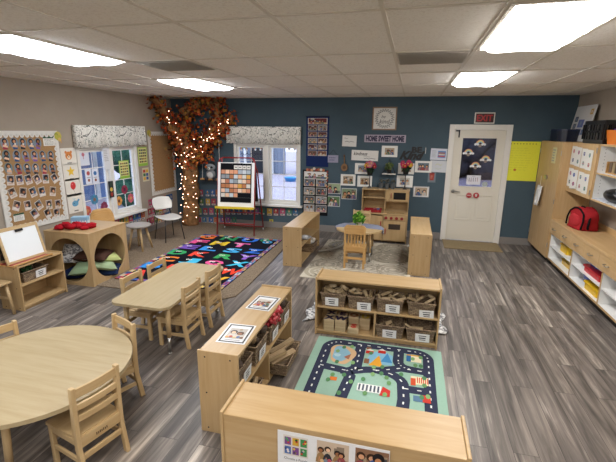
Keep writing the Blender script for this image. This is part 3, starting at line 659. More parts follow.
def valance(wall, u, v, w, h, label, off=.0):
    m4 = wallM(wall, u, v, off); t = thing('valance', label, 'valance', M4=m4, group='floral window valances')
    m = MB(); n = 60; vs = []; fs = []
    for i in range(n+1):
        x = -w/2+w*i/n; d = .055+.006*math.sin(i*.9)+.006*math.sin(i*2.1+1); low = -h/2+.006*math.sin(i*.7)
        vs += [(x, h/2, .07), (x, h*.3, d-.004), (x, low, d+.012*math.sin(i*.55))]
    for i in range(n): fs += [(3*i, 3*i+1, 3*i+4, 3*i+3), (3*i+1, 3*i+2, 3*i+5, 3*i+4)]
    m.add(vs, fs)
    for sg in (-1, 1): m.add([(sg*w/2, h/2, 0), (sg*w/2, h/2, .07), (sg*w/2, -h/2, .08), (sg*w/2, -h/2, 0)], [(0,1,2,3)])
    c = m.build('cloth', 'floral', t, smooth=True); so = c.modifiers.new('thick', 'SOLIDIFY'); so.thickness = .004
    MB().tube([(-w/2-.01, h/2-.015, .055), (w/2+.01, h/2-.015, .055)], .009, 8).tube([(-w/2+.02, h/2-.015, .055), (-w/2+.02, h/2-.015, 0)], .007, 6).tube([(w/2-.02, h/2-.015, .055), (w/2-.02, h/2-.015, 0)], .007, 6).build('curtain_rod', 'white_paint', t)
    return t
valance('left', 5.575, 1.865, .81, .34, 'floral valance nearer the photo board, over the side window', .012)
valance('left', 6.41, 1.865, .81, .34, 'floral valance nearer the tree, over the side window', .012)
valance('back', -3.29, 1.89, .77, .33, 'floral valance nearer the tree, over the blue wall window', .012)
valance('back', -2.51, 1.89, .77, .33, 'floral valance nearer the photo charts, over the blue wall window', .012)

# things stuck on the side window (glass plane)
GL = -.045
def on_glass(px, py): return on_left(px, py, LX+GL)
def stick(name, px, py, draw, label, cat, group=None, rot=0.0, off=GL, wall='left'):
    u, v = on_glass(px, py) if wall == 'left' and off == GL else (on_left(px, py) if wall == 'left' else on_back(px, py, WY-off if off < 0 else WY))
    m = MB(); draw(m); return tag(m.build(name, 'print', M4=wallM(wall, u, v, off, rot)), label, cat, group)
def blossom(c, mid):
    def d(m):
        for k in range(8): a = k*PI/4; m.disc(.052*math.cos(a), .052*math.sin(a), .034, .0008+.0003*(k % 2), c if k % 2 else tuple(min(255, int(q*1.15)) for q in ((c >> 16) & 255, (c >> 8) & 255, c & 255)), 9)
        m.disc(0, 0, .03, .002, mid, 10)
    return d
for (px, py, c, mid, lab) in [(87.5,211,0xB8574F,0xC98A5A,'red paper flower low on the window, nearest the photo board'), (94.5,199.5,0x4C86A8,0x8E6F5A,'blue paper flower on the window'), (104.3,206.5,0x7E3550,0x93506A,'dark plum paper flower beside the window centre post'),
                             (124.5,189.5,0x8E3048,0x5A2A40,'dark red paper flower, highest on the window'), (119,201,0xD99A50,0x7A4A2A,'orange paper flower on the window'), (130.8,198,0xC8606C,0xD9A05A,'pink paper flower on the window, nearest the tree')]:
    stick('paper_flower', px, py, blossom(c, mid), lab, 'flower', 'paper flowers on the side window')
def sheet(w, h, c=0xDDE3F0):
    def d(m): m.box(-w/2, w/2, -h/2, h/2, 0, .001, c)
    return d
def d1(m): sheet(.24,.3)(m); m.strip([(0,.13),(.005,0),(0,-.05)],.012,.0015,0xC08A98); m.disc(0,.02,.03,.0018,0xC77A88,8)
stick('paper_sheet', 83, 156, d1, 'pale sheet with a pink figure at the top of the side window', 'paper')
for k, (px, c) in enumerate([(88.5, 0xC05A5A), (95.3, 0x3F76B5)]):
    def d2(m, c=c): sheet(.13,.24,0xE6EAF4)(m); m.disc(0,.05,.035,.0015,c,10); m.disc(.0,-.06,.025,.0015,0x9A5A4A,8); m.rect(-.04,.04,-.02,-.012,.0015,0x888888)
    stick('picture_sheet', px, 176.5-k*.3, d2, ['white sheet with a small red figure on the side window', 'white sheet with a blue figure on the side window'][k], 'paper')
def d3(m): sheet(.15,.36,0xE2E4E8)(m); textlines(m, -.05,.05,-.05,.15,7,.0016,0xAAAAAE,random.Random(2))
stick('paper_chart', 105.5, 158.5, d3, 'tall white chart on the window centre post', 'paper', off=.022)
def d4(m):
    m.box(-.055,.055,-.14,.14,0,.004,0x33363A); m.disc(0,.085,.035,.0045,0x3A4A3E,12); m.disc(0,0,.035,.0045,0xE0C15A,12); m.disc(0,-.085,.035,.0045,0x9A3A34,12)
stick('traffic_light_sign', 110, 189.3, d4, 'paper traffic light on the window centre post', 'sign', off=.024)
def listing(w, h, seed, cols=4, rws=5, green=True):
    def d(m):
        m.box(-w/2, w/2, -h/2, h/2, 0, .0012, 0x9BCB4A if green else 0xE6DFC8); m.rect(-w*.45, w*.45, -h*.36, h*.46, .0018, 0xE3E09A); r = random.Random(seed)
        for i in range(cols):
            for j in range(rws): m.rect(-w*.4+i*w*.8/cols+.006, -w*.4+(i+1)*w*.8/cols-.006, h*.42-(j+1)*h*.76/rws+.008, h*.42-j*h*.76/rws-.014, .0022, r.choice([0x5A6A3A, 0x7A5A3A, 0x3A4A5A, 0xA0803A, 0x44402E]))
    return d
stick('word_chart', 124.3, 169.5, listing(.26,.32,1), 'yellow green word chart taped on the window glass', 'chart')
stick('word_chart', 142.5, 156.5, listing(.27,.35,2), 'yellow green word chart on the wall between window and cork board', 'chart', off=.003)
def d5(m):
    m.box(-.1,.1,-.13,.13,0,.0012,0xDDD3B0); r = random.Random(4)
    for i in range(2):
        for j in range(3): m.rect(-.08+i*.085,-.01+i*.085,-.1+j*.07,-.045+j*.07,.0018,r.choice([0xC04A3A,0xE0B040,0x3A7A4A,0x3A5A9A,0x222222]))
stick('picture_chart', 145.7, 174.5, d5, 'small cream chart of coloured squares below the word chart', 'chart', off=.003)
# empty cork board
cb = thing('cork_board', 'empty brown cork board with a white border beside the tree', 'bulletin board', M4=wallM('left', 7.41, 1.32, .002))
MB().box(-.4, .4, -.59, .59, 0, .012).build('cork_panel', 'cork', cb); scallop(.86, 1.24, .05).build('scalloped_border', 'print', cb)

# alphabet cards
ACOL = [0xA33A4E, 0x7E4A8A, 0x4A6A3A, 0xB2643A, 0x8E2F3A, 0x2F5E8A, 0x3E7A66, 0xC09A3A, 0x5A3E7A, 0xB04A6A, 0x335A9A, 0x7A8A3A]
def acard(wall, u, v, i, w, h, c, label, off=.002, group='alphabet cards around the walls'):
    r = random.Random(i*7+3); m = MB().box(-w/2, w/2, -h/2, h/2, 0, .0015, c)
    m.rect(-w*.4, w*.4, -h*.47, -h*.24, .002, 0xD2CEC8); textlines(m, -w*.32, w*.32, -h*.42, -h*.26, 1, .0024, 0x3A3A3A, r, .8)
    m.disc(r.uniform(-.1,.1)*w, h*.1, w*.2, .002, r.choice([0xB99A7A, 0xA9A9A4, 0xA9804A, 0xB06A6A, 0x7A9A84]), 9, h*.18); m.disc(0, h*.26, w*.13, .0024, r.choice([0xC8B290, 0x9A4A3A, 0xBDBDB8]), 8)
    tag(m.build('alphabet_card', 'print', M4=wallM(wall, u, v, off)), label, 'card', group)
CN = {0xA33A4E:'crimson',0x7E4A8A:'violet',0x4A6A3A:'olive',0xB2643A:'rust',0x8E2F3A:'dark red',0x2F5E8A:'blue',0x3E7A66:'teal',0xC09A3A:'ochre',0x5A3E7A:'purple',0xB04A6A:'rose',0x335A9A:'royal blue',0x7A8A3A:'moss'}
n = 0
for ri, (py, lst) in enumerate([(193, [201,207.5,212.8,218,223.5]), (202, [201.5,208,213.6,219]), (211.3, [199.5,205.5,211.4,217,222.5,228,233.5,239,245,250.5,256.5,262.5]), (220.3, [199.3,204.8,211.2,216.6,222.8,228.4,234.6])]):
    for ci, px in enumerate(lst):
        u, v = on_back(px, py); c = ACOL[(n*5+ri) % 12]; n += 1
        acard('back', u, v, n, .1, .142, c, f'{CN[c]} alphabet card on the blue wall, {ORD[ri]} row, {ORD[ci]} from the tree', off=.0135 if ri == 3 else .002)
for ci, (px, c) in enumerate([(269.5,0xC09A3A),(276,0x8E2F3A),(282.6,0xB04A6A),(289.2,0x3E7A66),(295.5,0x2F5E8A)]):
    u, v = on_back(px, 212); n += 1; acard('back', u, v, n, .108, .15, c, f'{CN[c]} alphabet card under the back window, {ORD[ci]} past the easel')
u, v = on_back(271.3, 222); acard('back', u, v, 91, .09, .12, 0xC0B84A, 'yellow card alone beneath the row under the back window')
for ri, (z, lst) in enumerate([(.37, [5.92,6.04,6.16,6.28,6.40,6.52,6.64]), (.56, [6.9,7.02,7.26,7.38,7.5,7.62]), (.38, [6.86,6.98,7.1,7.22,7.34,7.46,7.58]), (.2, [6.8,6.92,7.04,7.16,7.28,7.4,7.52])]):
    for ci, y in enumerate(lst):
        c = ACOL[(n*5+ri) % 12]; n += 1
        nm = ['in the row under the side window', 'in the top row below the cork board', 'in the middle row below the cork board', 'in the lowest row below the cork board'][ri]
        acard('left', y, z, n, .114, .165, c, f'{CN[c]} alphabet card {nm}, {ORD[ci]} towards the tree', off=.002+.0 if ri else .003)

# ================================================================== WALL ITEMS, BLUE WALL
def white_frame(a, b_, label, seed, n=2, cat='photo frame', col=0xEDEDEA, rim=.2, silver=False, rot=0.0, group='framed photos around the play kitchen'):
    u, v, w, h = span(on_back, a, b_); t = thing('framed_photo', label, cat, M4=wallM('back', u, v, .002, rot), group=group)
    m = MB(); q = .018 if not silver else .012
    m.box(-w/2, w/2, h/2-q, h/2, 0, .016, col).box(-w/2, w/2, -h/2, -h/2+q, 0, .016, col).box(-w/2, -w/2+q, -h/2+q, h/2-q, 0, .016, col).box(w/2-q, w/2, -h/2+q, h/2-q, 0, .016, col)
    m.build('frame', 'plastic', t, bevel=.002); p = MB().rect(-w/2+q, w/2-q, -h/2+q, h/2-q, .006, 0xEEEEEA); people(p, w*(1-2*rim), h*(1-2*rim), .0066, random.Random(seed), n); p.build('photo_print', 'print', t)
white_frame((382,145.6), (397.2,157.2), 'white framed photo just under the long name plank above the kitchen', 1, 2)
white_frame((355.2,163), (370.5,174.3), 'white framed photo partly behind the flowers nearest the photo charts', 2, 2)
white_frame((341,174), (355.3,185.8), 'white framed photo of a hugging pair beside the flower stick', 3, 2, rim=.16)
white_frame((357.6,175.5), (371.8,187), 'white framed photo directly above the kitchen sink corner', 4, 2)
white_frame((398.5,163), (413.8,174.3), 'white framed photo behind the flowers above the toy microwave', 5, 1)
white_frame((397,175.3), (412.4,187.4), 'white framed photo behind the candlestick above the toy microwave', 6, 2)
white_frame((415.4,160.8), (431.2,172.7), 'white framed photo of smiling faces beside the black word art', 7, 3, rim=.17)
white_frame((413.5,186), (428.6,197.3), 'clear and silver framed photo of two figures near the door', 8, 2, col=0xB8BBC0, rim=.12, silver=True)
def snap(a, b_, label, seed, n=2, bg=None):
    u, v, w, h = span(on_back, a, b_); m = MB().box(-w/2, w/2, -h/2, h/2, 0, .002, 0xD6D8D8); people(m, w*.94, h*.9, .0026, random.Random(seed), n, bg)
    tag(m.build('photo_print', 'print', M4=wallM('back', u, v, .002)), label, 'photo', 'loose photos beside the charts')
snap((326.8,183), (340.4,194), 'unframed photo of children beside the black photo rack, upper of two', 11, 2)
snap((326.8,195.7), (339.8,206.8), 'unframed green outdoor photo beside the black photo rack, lower of two', 12, 2, 0x5E7E56)
snap((341.8,188), (356.4,199.6), 'unframed photo of three children beside the play kitchen', 13, 3, 0x7E9070)

# navy pocket chart
u, v, w, h = span(on_back, (306.6,116), (328.2,167)); nav = thing('photo_chart', 'tall navy hanging chart of red toned photos', 'chart', M4=wallM('back', u, v, .003))
m = MB().box(-w/2, w/2, -h/2, h/2, 0, .006, 0x22305E); m.build('backing', 'cloth', nav); m = MB().tube([(-w/2-.01, h/2-.005, .008), (w/2+.01, h/2-.005, .008)], .008, 8, 0x1A1D2A); m.build('hanging_rail', 'plastic', nav)
def pho(par, x, y, pw, ph, seed, nn, off=.0065, bg=None, name='photo_print'):
    p = MB().rect(x-pw/2, x+pw/2, y-ph/2, y+ph/2, off, 0xDAD5CE); people(p, pw*.93, ph*.9, off+.0006, random.Random(seed), nn, bg, x, y); p.build(name, 'print', par)
pho(nav, 0, h*.4, w*.86, h*.12, 31, 4, bg=0x6E2A30)
for i in range(2):
    for j in range(5): pho(nav, (-.22+.44*i)*w, h*(.27-.125*j), w*.4, h*.1, 40+i*5+j, 2, bg=[0x5E3A36, 0x7A4A3A, 0x8E8A86, 0x5A3036, 0x6A4A40][(i*2+j) % 5])
# black rack of photos
u, v, w, h = span(on_back, (303,167), (327.5,216)); rk = thing('photo_rack', 'black hanging rack of photos below the navy chart', 'chart', M4=wallM('back', u, v, .003))
m = MB().box(-w/2, w/2, -h/2, h/2-.05, 0, .006, 0x1D1E22); m.build('backing', 'cloth', rk)
pho(rk, 0, h*.34, w*.9, h*.15, 61, 3, bg=0xE2E2E0)
for i in range(2):
    for j in range(4): pho(rk, (-.24+.48*i)*w, h*(.19-.18*j), w*.42, h*.15, 70+i*4+j, 2, bg=[0x6A6E74, 0x8A8C90, 0x55585E, 0x9EA0A2][(i+j) % 4])
m = MB(); r = random.Random(8)
for k in range(8): m.disc(-w*.32+k*w*.09, h*.46+r.uniform(-.02,.02), .03, .008+k*.0006, r.choice([0x8A3A34, 0xC7A27A, 0x3A3A3E, 0xB06A4A, 0xD9D2C8]), 8)
for k in range(6): m.disc(w*.46, h*(.42-.06*k), .022, .008+k*.0005, r.choice([0x8A3A34, 0xC7A27A, 0x3A3A3E, 0xB06A4A]), 8)
m.build('paper_trim_decoration', 'print', rk)

# signs
u, v, w, h = span(on_back, (373,107), (396.2,130.2)); wf = thing('wreath_sign', 'square wood framed white sign with a leafy wreath and script words', 'sign', M4=wallM('back', u, v, .002))
m = MB(); q = .022; m.box(-w/2, w/2, h/2-q, h/2, 0, .025).box(-w/2, w/2, -h/2, -h/2+q, 0, .025).box(-w/2, -w/2+q, -h/2+q, h/2-q, 0, .025).box(w/2-q, w/2, -h/2+q, h/2-q, 0, .025); m.build('frame', wood('frame_wood', 0x9A7F66, 0x7F654E, 'x'), wf, bevel=.002)
MB().box(-w/2+q, w/2-q, -h/2+q, h/2-q, 0, .008, 0xE6E6E2).build('panel', 'print', wf)
m = MB(); m.ring(0, 0, .145, .151, .0086, 0x3A4346, 40); r = random.Random(3)
for k in range(46):
    a = k*2*PI/46; rr = .148+(.018 if k % 2 else -.016); m.disc(rr*math.cos(a), rr*math.sin(a), .013, .0092+(k % 3)*.0003, r.choice([0x3A4346, 0x566066, 0x6F7A7C]), 6, .008)
m.text('be', -.02, .035, .055, .0098, 0x2C3032, shear=.3); m.text('kind', .005, -.05, .075, .0098, 0x2C3032, shear=.3); m.build('wreath_print', 'print', wf)
u, v, w, h = span(on_back, (364.7,134.6), (405.6,142.8)); hs = thing('name_plank', 'long pale plank with dark block capitals above the framed photos', 'sign', M4=wallM('back', u, v, .002))
MB().box(-w/2, w/2, -h/2, h/2, 0, .014, 0xB9AEBE).build('plank', 'print', hs, bevel=.002)
m = MB(); m.text('HOME SWEET HOME', 0, 0, h*.8, .0146, 0x33304A, w=w*.93, bold=.055); m.build('lettering', 'print', hs)
u, v, w, h = span(on_back, (342.6,135.4), (356.4,146.6)); o = thing('small_sign', 'small white canvas sign with thin grey lettering', 'sign', M4=wallM('back', u, v, .002, -.03))
MB().box(-w/2, w/2, -h/2, h/2, 0, .018, 0xE3E2DE).build('canvas', 'print', o, bevel=.002); m = MB(); m.strip([(-w*.38,h*.22),(-w*.3,h*.27),(-w*.22,h*.2),(-w*.1,h*.25)],.007,.0186,0x8E8E8C); m.strip([(-w*.3,-h*.08),(-w*.15,-h*.02),(0,-h*.1),(.1*w,-.03*h),(.34*w,-h*.08)],.009,.0186,0x77777A); m.build('lettering', 'print', o)
u, v, w, h = span(on_back, (351.8,150), (378,161)); o = thing('kindness_sign', 'wide white sign with a dark script word', 'sign', M4=wallM('back', u, v, .002, -.02))
MB().box(-w/2, w/2, -h/2, h/2, 0, .018, 0xE6E4DF).build('board', 'print', o, bevel=.002); m = MB(); m.text('kindness', -w*.16, h*.17, h*.34, .0186, 0x2E2E30, w=w*.52, shear=.35, bold=.015); m.strip([(-w*.05,-h*.12),(w*.1,-h*.1),(w*.2,-h*.13)],.006,.0186,0x88888A); m.strip([(-w*.02,-h*.3),(w*.08,-h*.24),(w*.16,-h*.32),(w*.26,-h*.25),(w*.4,-h*.3)],.01,.0186,0x77777A); m.build('lettering', 'print', o)
u, v, w, h = span(on_back, (328,155), (338.3,162.7)); o = thing('hanging_plaque', 'small lavender plaque on a string beside the navy chart', 'sign', M4=wallM('back', u, v, .002))
MB().box(-w/2, w/2, -h/2, h/2, 0, .012, 0x9C9BB2).build('plaque', 'print', o, bevel=.002); m = MB(); textlines(m, -w*.4, w*.4, -h*.3, h*.3, 2, .0126, 0x6E6C86, random.Random(5)); m.build('lettering', 'print', o); MB().tube([(-w*.4, h/2, .004), (0, h/2+.1, .004), (w*.4, h/2, .004)], .003, 6, 0x3C3A40).build('string', 'cloth', o)
u, v = on_back(344.5, 167.3); o = thing('toy_banjo', 'small round wooden banjo hanging on the blue wall', 'instrument', M4=wallM('back', u, v, .003, .04))
MB().prism([(.062*math.cos(k*PI/12), .072*math.sin(k*PI/12)) for k in range(24)], 0, .03, 0x8A6A4A).build('body', 'print', o, bevel=.004); m = MB().disc(0, 0, .035, .0305, 0x6A4E36, 14); m.build('sound_hole', 'print', o); MB().box(-.009, .009, .06, .2, .008, .022, 0x7A5C40).box(-.015, .015, .2, .24, .008, .02, 0x5E452F).build('neck', 'print', o)

# black word art: BE kind
u, v = on_back(413.8, 154); o = thing('word_art', 'black metal script word art over the flowers beside the door papers', 'wall art', M4=wallM('back', u, v, .004))
m = MB(); m.text('BE', .05, .075, .11, 0, 0x151619, w=.18, bold=.05, depth=.008); m.build('capital_lettering', 'black', o)
m = MB(); m.text('Kind', -.03, -.025, .16, .001, 0x151619, w=.46, shear=.45, bold=.05, depth=.008); m.build('script_lettering', 'black', o)
m = MB().box(.2, .212, .01, .12, .002, .006, 0xC9C9C6); m.build('white_tag', 'print', o)
# papers by the door
u, v, w, h = span(on_back, (431,148.4), (446.4,160.3)); m = MB().box(-w/2, w/2, -h/2, h/2, 0, .0015, 0xD5DAE6); m.rect(-w*.05, w*.42, -h*.28, h*.3, .002, 0x5C86C0)
for k, c in enumerate([0xC8574A, 0xE6D6C0, 0xB87A4A]): m.rect(-w*.02, w*.38, -h*.2+k*h*.14, -h*.11+k*h*.14, .0025, c)
textlines(m, -w*.42, -w*.1, -h*.3, h*.35, 6, .002, 0xA9AEB8, random.Random(6)); tag(m.build('wall_notice', 'print', M4=wallM('back', u, v, .003, -.03)), 'white notice with a blue and red picture beside the door', 'paper')
u, v, w, h = span(on_back, (430.3,160.5), (446.6,172.5)); m = MB().box(-w/2, w/2, -h/2, h/2, 0, .0015, 0xD3D6DC); m.strip([(-.06,.02),(-.02,.05),(.03,.02),(.06,.04)],.008,.002,0xCFCF8E); m.strip([(-.05,-.03),(.0,-.05),(.05,-.03)],.006,.002,0xB9C4A0); tag(m.build('wall_drawing', 'print', M4=wallM('back', u, v, .003, -.03)), 'pale drawing pinned under the notice beside the door', 'paper')
u, v = on_back(431.8, 177); o = thing('red_cup_sign', 'clear sleeve holding a red bucket picture beside the door', 'sign', M4=wallM('back', u, v, .003))
m = MB().box(-.07, .07, -.1, .095, 0, .002, 0x76828C); m.build('sleeve', 'gloss', o); m = MB().poly([(-.045,.07),(.045,.07),(.034,-.06),(-.034,-.06)], .0026, 0xA8483E); m.disc(0, .07, .046, .003, 0x8A3A34, 14, .014); textlines(m, -.025, .025, -.03, .03, 3, .0034, 0xD8A08A, random.Random(3)); m.build('picture_print', 'print', o)

# hanging plant shelf
u0, z0 = on_back(389, 173.5); o = thing('hanging_shelf', 'small white shelf hung on a black wire triangle above the kitchen', 'shelf', (u0, WY-.07, z0))
MB().box(-.125, .125, -.06, .06, -.008, .008).build('board', 'white_paint', o, bevel=.002)
MB().tube([(-.115,.055,.008),(0,.06,.27),(.115,.055,.008)], .005, 6).tube([(-.115,-.05,.008),(0,.06,.27),(.115,-.05,.008)], .005, 6).build('wire_frame', 'black', o)
def leafy(m, c, r, n, cols, size, rnd, flat=1.0):
    for k in range(n):
        d = V((rnd.gauss(0,1), rnd.gauss(0,1), rnd.gauss(0,1)*flat)).normalized()*r*rnd.uniform(.35,1); p = V(c)+d
        a = V((rnd.gauss(0,1), rnd.gauss(0,1), rnd.gauss(0,1))).normalized(); b_ = a.orthogonal().normalized(); q = a.cross(b_)*.55; s_ = size*rnd.uniform(.7,1.3)
        m.add([p-b_*s_, p+q*s_*.8+a*s_*.12, p+b_*s_, p-q*s_*.8+a*s_*.12], [(0,1,2,3)], rnd.choice(cols))
def plant(name, label, loc, pot_r, pot_h, pot_c, lr, n, cols, size, cat='plant', lz=None):
    t = thing(name, label, cat, loc); MB().lathe([(pot_r*.75,0),(pot_r,pot_h),(pot_r*.9,pot_h),(pot_r*.8,pot_h*.85),(0,pot_h*.85)], 18, col=pot_c).build('pot', 'plastic', t, smooth=False)
    m = MB(); leafy(m, (0,0,lz or pot_h+lr*.6), lr, n, cols, size, random.Random(label)); m.build('foliage', 'leaf', t); return t
plant('potted_plant', 'small green plant in a black pot on the hanging shelf', (u0, WY-.07, z0+.0085), .05, .07, 0x17181A, .085, 130, [0x6E7E4A, 0x566B3C, 0x85905C], .022, lz=.13)
# door decorations
def mini_rainbow(px, py, k):
    u, v = on_back(px, py, WY+.05); m = MB()
    for q, c in enumerate([0xC9746A, 0xD9B35C, 0x8AA86A, 0x6A86B8]): m.ring(0, 0, .035+.012*(3-q), .047+.012*(3-q), .0005+q*.0001, c, 14, 0, PI)
    for s_ in (-1, 1): m.disc(s_*.055, -.004, .022, .0015, 0xE4E6EC, 9)
    tag(m.build('rainbow_cutout', 'print', M4=wallM('back', u, v, -.045)), f'small paper rainbow on the blue wall window, {ORD[k]} from the tree', 'decoration', 'paper rainbows on the back window')
for k, p in enumerate([(244,150), (258,149.5), (278,146.5), (292,149.5)]): mini_rainbow(*p, k)
u, v = on_back(249.5, 154.5, WY+.05); m = MB(); m.strip([(-.2,-.01),(-.15,.03),(-.1,-.02),(-.05,.03),(0,-.01),(.06,.035),(.1,-.01),(.15,.04),(.2,.0)], .014, .001, 0x23262E); m.strip([(-.14,.035),(-.15,-.045)], .012, .0012, 0x23262E); m.strip([(.12,.06),(.1,-.04)], .012, .0012, 0x23262E)
tag(m.build('script_sticker', 'print', M4=wallM('back', u, v, -.045)), 'black script lettering stuck across the tree side of the back window', 'sticker')
def rainbow(px, py, label):
    u, v = on_back(px, py, WY+.034); m = MB()
    for k, c in enumerate([0xD98A78, 0xE6BE78, 0xE7DEA0, 0xA8C8A4, 0x9AB8D8]): m.ring(0, -.02, .026+.0095*(4-k), .0355+.0095*(4-k), .0005+k*.0001, c, 18, 0, PI)
    for s_ in (-1, 1):
        for q in (-.02, .0, .02): m.disc(s_*.058+q, -.028+.006*(q == 0), .02, .0015+abs(q)*.02, 0xEEF0F2, 9)
    m.disc(0, -.05, .03, .001, 0x9A8A7A, 8)
    tag(m.build('rainbow_cutout', 'print', M4=wallM('back', u, v, -.031)), label, 'decoration', 'paper rainbows on the door glass')
for (px, py, lab) in [(480.3,142.8,'paper rainbow highest on the door glass'), (468.5,151.8,'paper rainbow second from the top, on the handle side of the door glass'), (485.7,158.5,'paper rainbow on the hinge side of the door glass'), (475.5,164.8,'paper rainbow lowest on the door glass')]: rainbow(px, py, lab)
u, v = on_back(473.5, 180, WY+.03); m = MB().box(-.12, .12, -.085, .085, 0, .002, 0xE2E2EA)
for k, hh in enumerate([.05,.05,.05,.05,.05]):
    x = -.07+k*.034
    m.strip([(x-.011,-.03),(x,.045),(x+.011,-.03)] if k < 2 else [(x,-.03),(x,.045)], .007, .0026, [0x44404E,0x6A4A5A,0x44404E,0x5A3A44,0x8A4A4A][k])
m.rect(-.03,.03,.058,.064,.0026,0xA0A0A8); tag(m.build('door_sign', 'print', M4=wallM('back', u, v, -.031)), 'white paper sign with dark lettering low on the door glass', 'sign')
u, v = on_back(484.7, 184.3, WY+.03); m = MB().disc(0, 0, .05, .001, 0xB9C0BE, 20).ring(0, 0, .03, .036, .0015, 0x94A09A, 20); tag(m.build('round_sticker', 'print', M4=wallM('back', u, v, -.031)), 'pale round sticker in the lower corner of the door glass', 'sticker')
for k, (px, lab) in enumerate([(468.8,'red round sticker with white bars on the door, nearer the handle'), (476.0,'red round sticker with a white hand on the door')]):
    u, v = on_back(px, 195.3); m = MB().disc(0, 0, .052, .001, 0xB03038, 24)
    if k == 0: m.ring(0,0,.044,.048,.0014,0xD9C9C4,24); m.rect(-.03,.03,-.008,.01,.0014,0xD9B8B4)
    else:
        m.disc(0,-.008,.018,.0014,0xEDE6E2,12)
        for q in range(4): m.rect(-.017+q*.009,-.01+q*.009,0,.03-.004*abs(q-1.5),.0014,0xEDE6E2)
    tag(m.build('round_sticker', 'print', M4=wallM('back', u, v, .0125)), lab, 'sticker')
u, v, w, h = span(on_back, (475,112.5), (494,123.7)); o = thing('exit_sign', 'red and black EXIT sign above the white door', 'sign', M4=wallM('back', u, v, .001))
MB().box(-w/2, w/2, -h/2, h/2, 0, .03).build('housing', 'white_paint', o, bevel=.004); MB().box(-w/2+.018, w/2-.018, -h/2+.018, h/2-.018, .029, .033, 0x3A1418).build('face_plate', 'plastic', o)
m = MB(); m.text('EXIT', 0, 0, h*.58, .0336, 0xC23A3E, w=w*.78, bold=.03); m.build('lettering', 'exit_red', o)
a_, b_ = on_back(507.8, 141.2), on_back(541.8, 181.6); x0, x1 = a_[0]+.01, 2.125; zt, zb = a_[1], b_[1]
o = thing('yellow_poster', 'large bright yellow paper chart between the door and the tall cabinet', 'poster', M4=wallM('back', (x0+x1)/2, (zt+zb)/2, .004)); w, h = x1-x0, zt-zb
m = MB().box(-w/2, w/2, -h/2, h/2, 0, .002, 0xF0F048); m.build('paper', 'print', o)
m = MB(); r = random.Random(2)
for k in range(9): m.rect(-w*.42+k*w*.095, -w*.38+k*w*.095, h*.43, h*.45, .0026, 0x8A8C2A)
textlines(m, -w*.4, w*.4, -h*.25, h*.36, 10, .0026, 0xDEDF44, r, .2); m.disc(-.1, -h*.22, .022, .003, 0xC8742E, 12); m.build('writing_print', 'print', o)

# ================================================================== AUTUMN TREE IN THE CORNER
tree = thing('autumn_tree', 'brown paper autumn tree with orange leaves in the room corner', 'tree', (-4.62, 7.6, 0))
def limb(path, rs, nm, seed):
    P = [V(p)-V((-4.62,7.6,0)) for p in path]; q = []; rr = []
    for i in range(len(P)-1):
        for k in range(7): t_ = k/7; q.append(P[i].lerp(P[i+1], t_)); rr.append(rs[i]*(1-t_)+rs[i+1]*t_)
    q.append(P[-1]); rr.append(rs[-1]); m = MB(); m.tube(q, rr, 18)
    vs = []
    for p in m.v: p = V(p); d = V((noise.noise(p*7+V((seed,0,0))), noise.noise(p*7+V((0,seed,5))), noise.noise(p*6+V((3,1,seed))))); e = V((noise.noise(p*19), noise.noise(p*19+V((9,9,9))), 0)); vs.append(tuple(p+d*.06+e*.025))
    m.v = vs; return m.build(nm, 'bark', tree, smooth=True)
TP = [(-4.5,7.62,.0),(-4.46,7.61,.45),(-4.44,7.6,1.0),(-4.48,7.59,1.45),(-4.52,7.58,1.8),(-4.5,7.6,2.15)]
BA = [(-4.5,7.58,1.45),(-4.62,7.5,1.85),(-4.74,7.34,2.25),(-4.82,7.08,2.56)]
BC = [(-4.48,7.6,1.3),(-4.25,7.66,1.6),(-4.0,7.68,1.85),(-3.82,7.7,2.2),(-3.8,7.7,2.58)]
BD = [(-4.0,7.68,1.85),(-3.72,7.7,2.02),(-3.52,7.72,2.26)]
limb(TP, [.17,.145,.165,.15,.1,.05], 'trunk', 1); limb(BA, [.13,.1,.08,.06], 'branch', 2); limb(BC, [.13,.1,.085,.07,.06], 'branch', 3); limb(BD, [.07,.06,.04], 'branch', 4)
limb([(-4.52,7.6,2.3),(-4.2,7.66,2.5),(-3.8,7.7,2.52)], [.09,.07,.06], 'branch', 5)
rnd = random.Random(5); m = MB(); cols = [0x9C4A22, 0xB9602A, 0x6E2E1A, 0xA0722E, 0x55301C, 0x8A3A20, 0x4A3A20, 0xC47038, 0xB84A26]
def along(path, t): k = min(int(t*(len(path)-1)), len(path)-2); f = t*(len(path)-1)-k; return V(path[k]).lerp(V(path[k+1]), f)
for path, cnt, r0, lo in ((TP, 520, .24, .56), (BA, 250, .14, .15), (BC, 430, .18, .08), (BD, 190, .14, .0), ([(-4.5,7.6,2.3),(-4.2,7.6,2.48),(-3.85,7.66,2.5)], 200, .12, 0), ([(-4.48,7.5,1.28),(-4.15,7.58,1.45),(-3.95,7.62,1.75)], 220, .14, 0)):
    for k in range(cnt):
        p = along(path, rnd.uniform(lo, 1)); d = V((rnd.gauss(0,1), rnd.gauss(0,1), rnd.gauss(0,1)))*r0*.62; p = p+d
        p.x = max(p.x, LX+.03); p.y = min(p.y, WY-.03); p.z = min(p.z, CZ-.02); p -= V((-4.62,7.6,0))
        a = V((rnd.gauss(0,1), -abs(rnd.gauss(0,1))-.3, rnd.gauss(0,1))).normalized(); b_ = a.orthogonal().normalized(); b_ = Matrix.Rotation(rnd.uniform(0,6.3), 3, a) @ b_; q = a.cross(b_); s_ = rnd.uniform(.028,.055)
        m.add([p-b_*s_, p-b_*s_*.2+q*s_*.75+a*.012, p+b_*s_*.35+q*s_*.35, p+b_*s_*1.1, p+b_*s_*.35-q*s_*.35, p-b_*s_*.2-q*s_*.75+a*.012], [(0,1,2,3,4,5)], rnd.choice(cols))
m.build('foliage', 'leaf', tree)
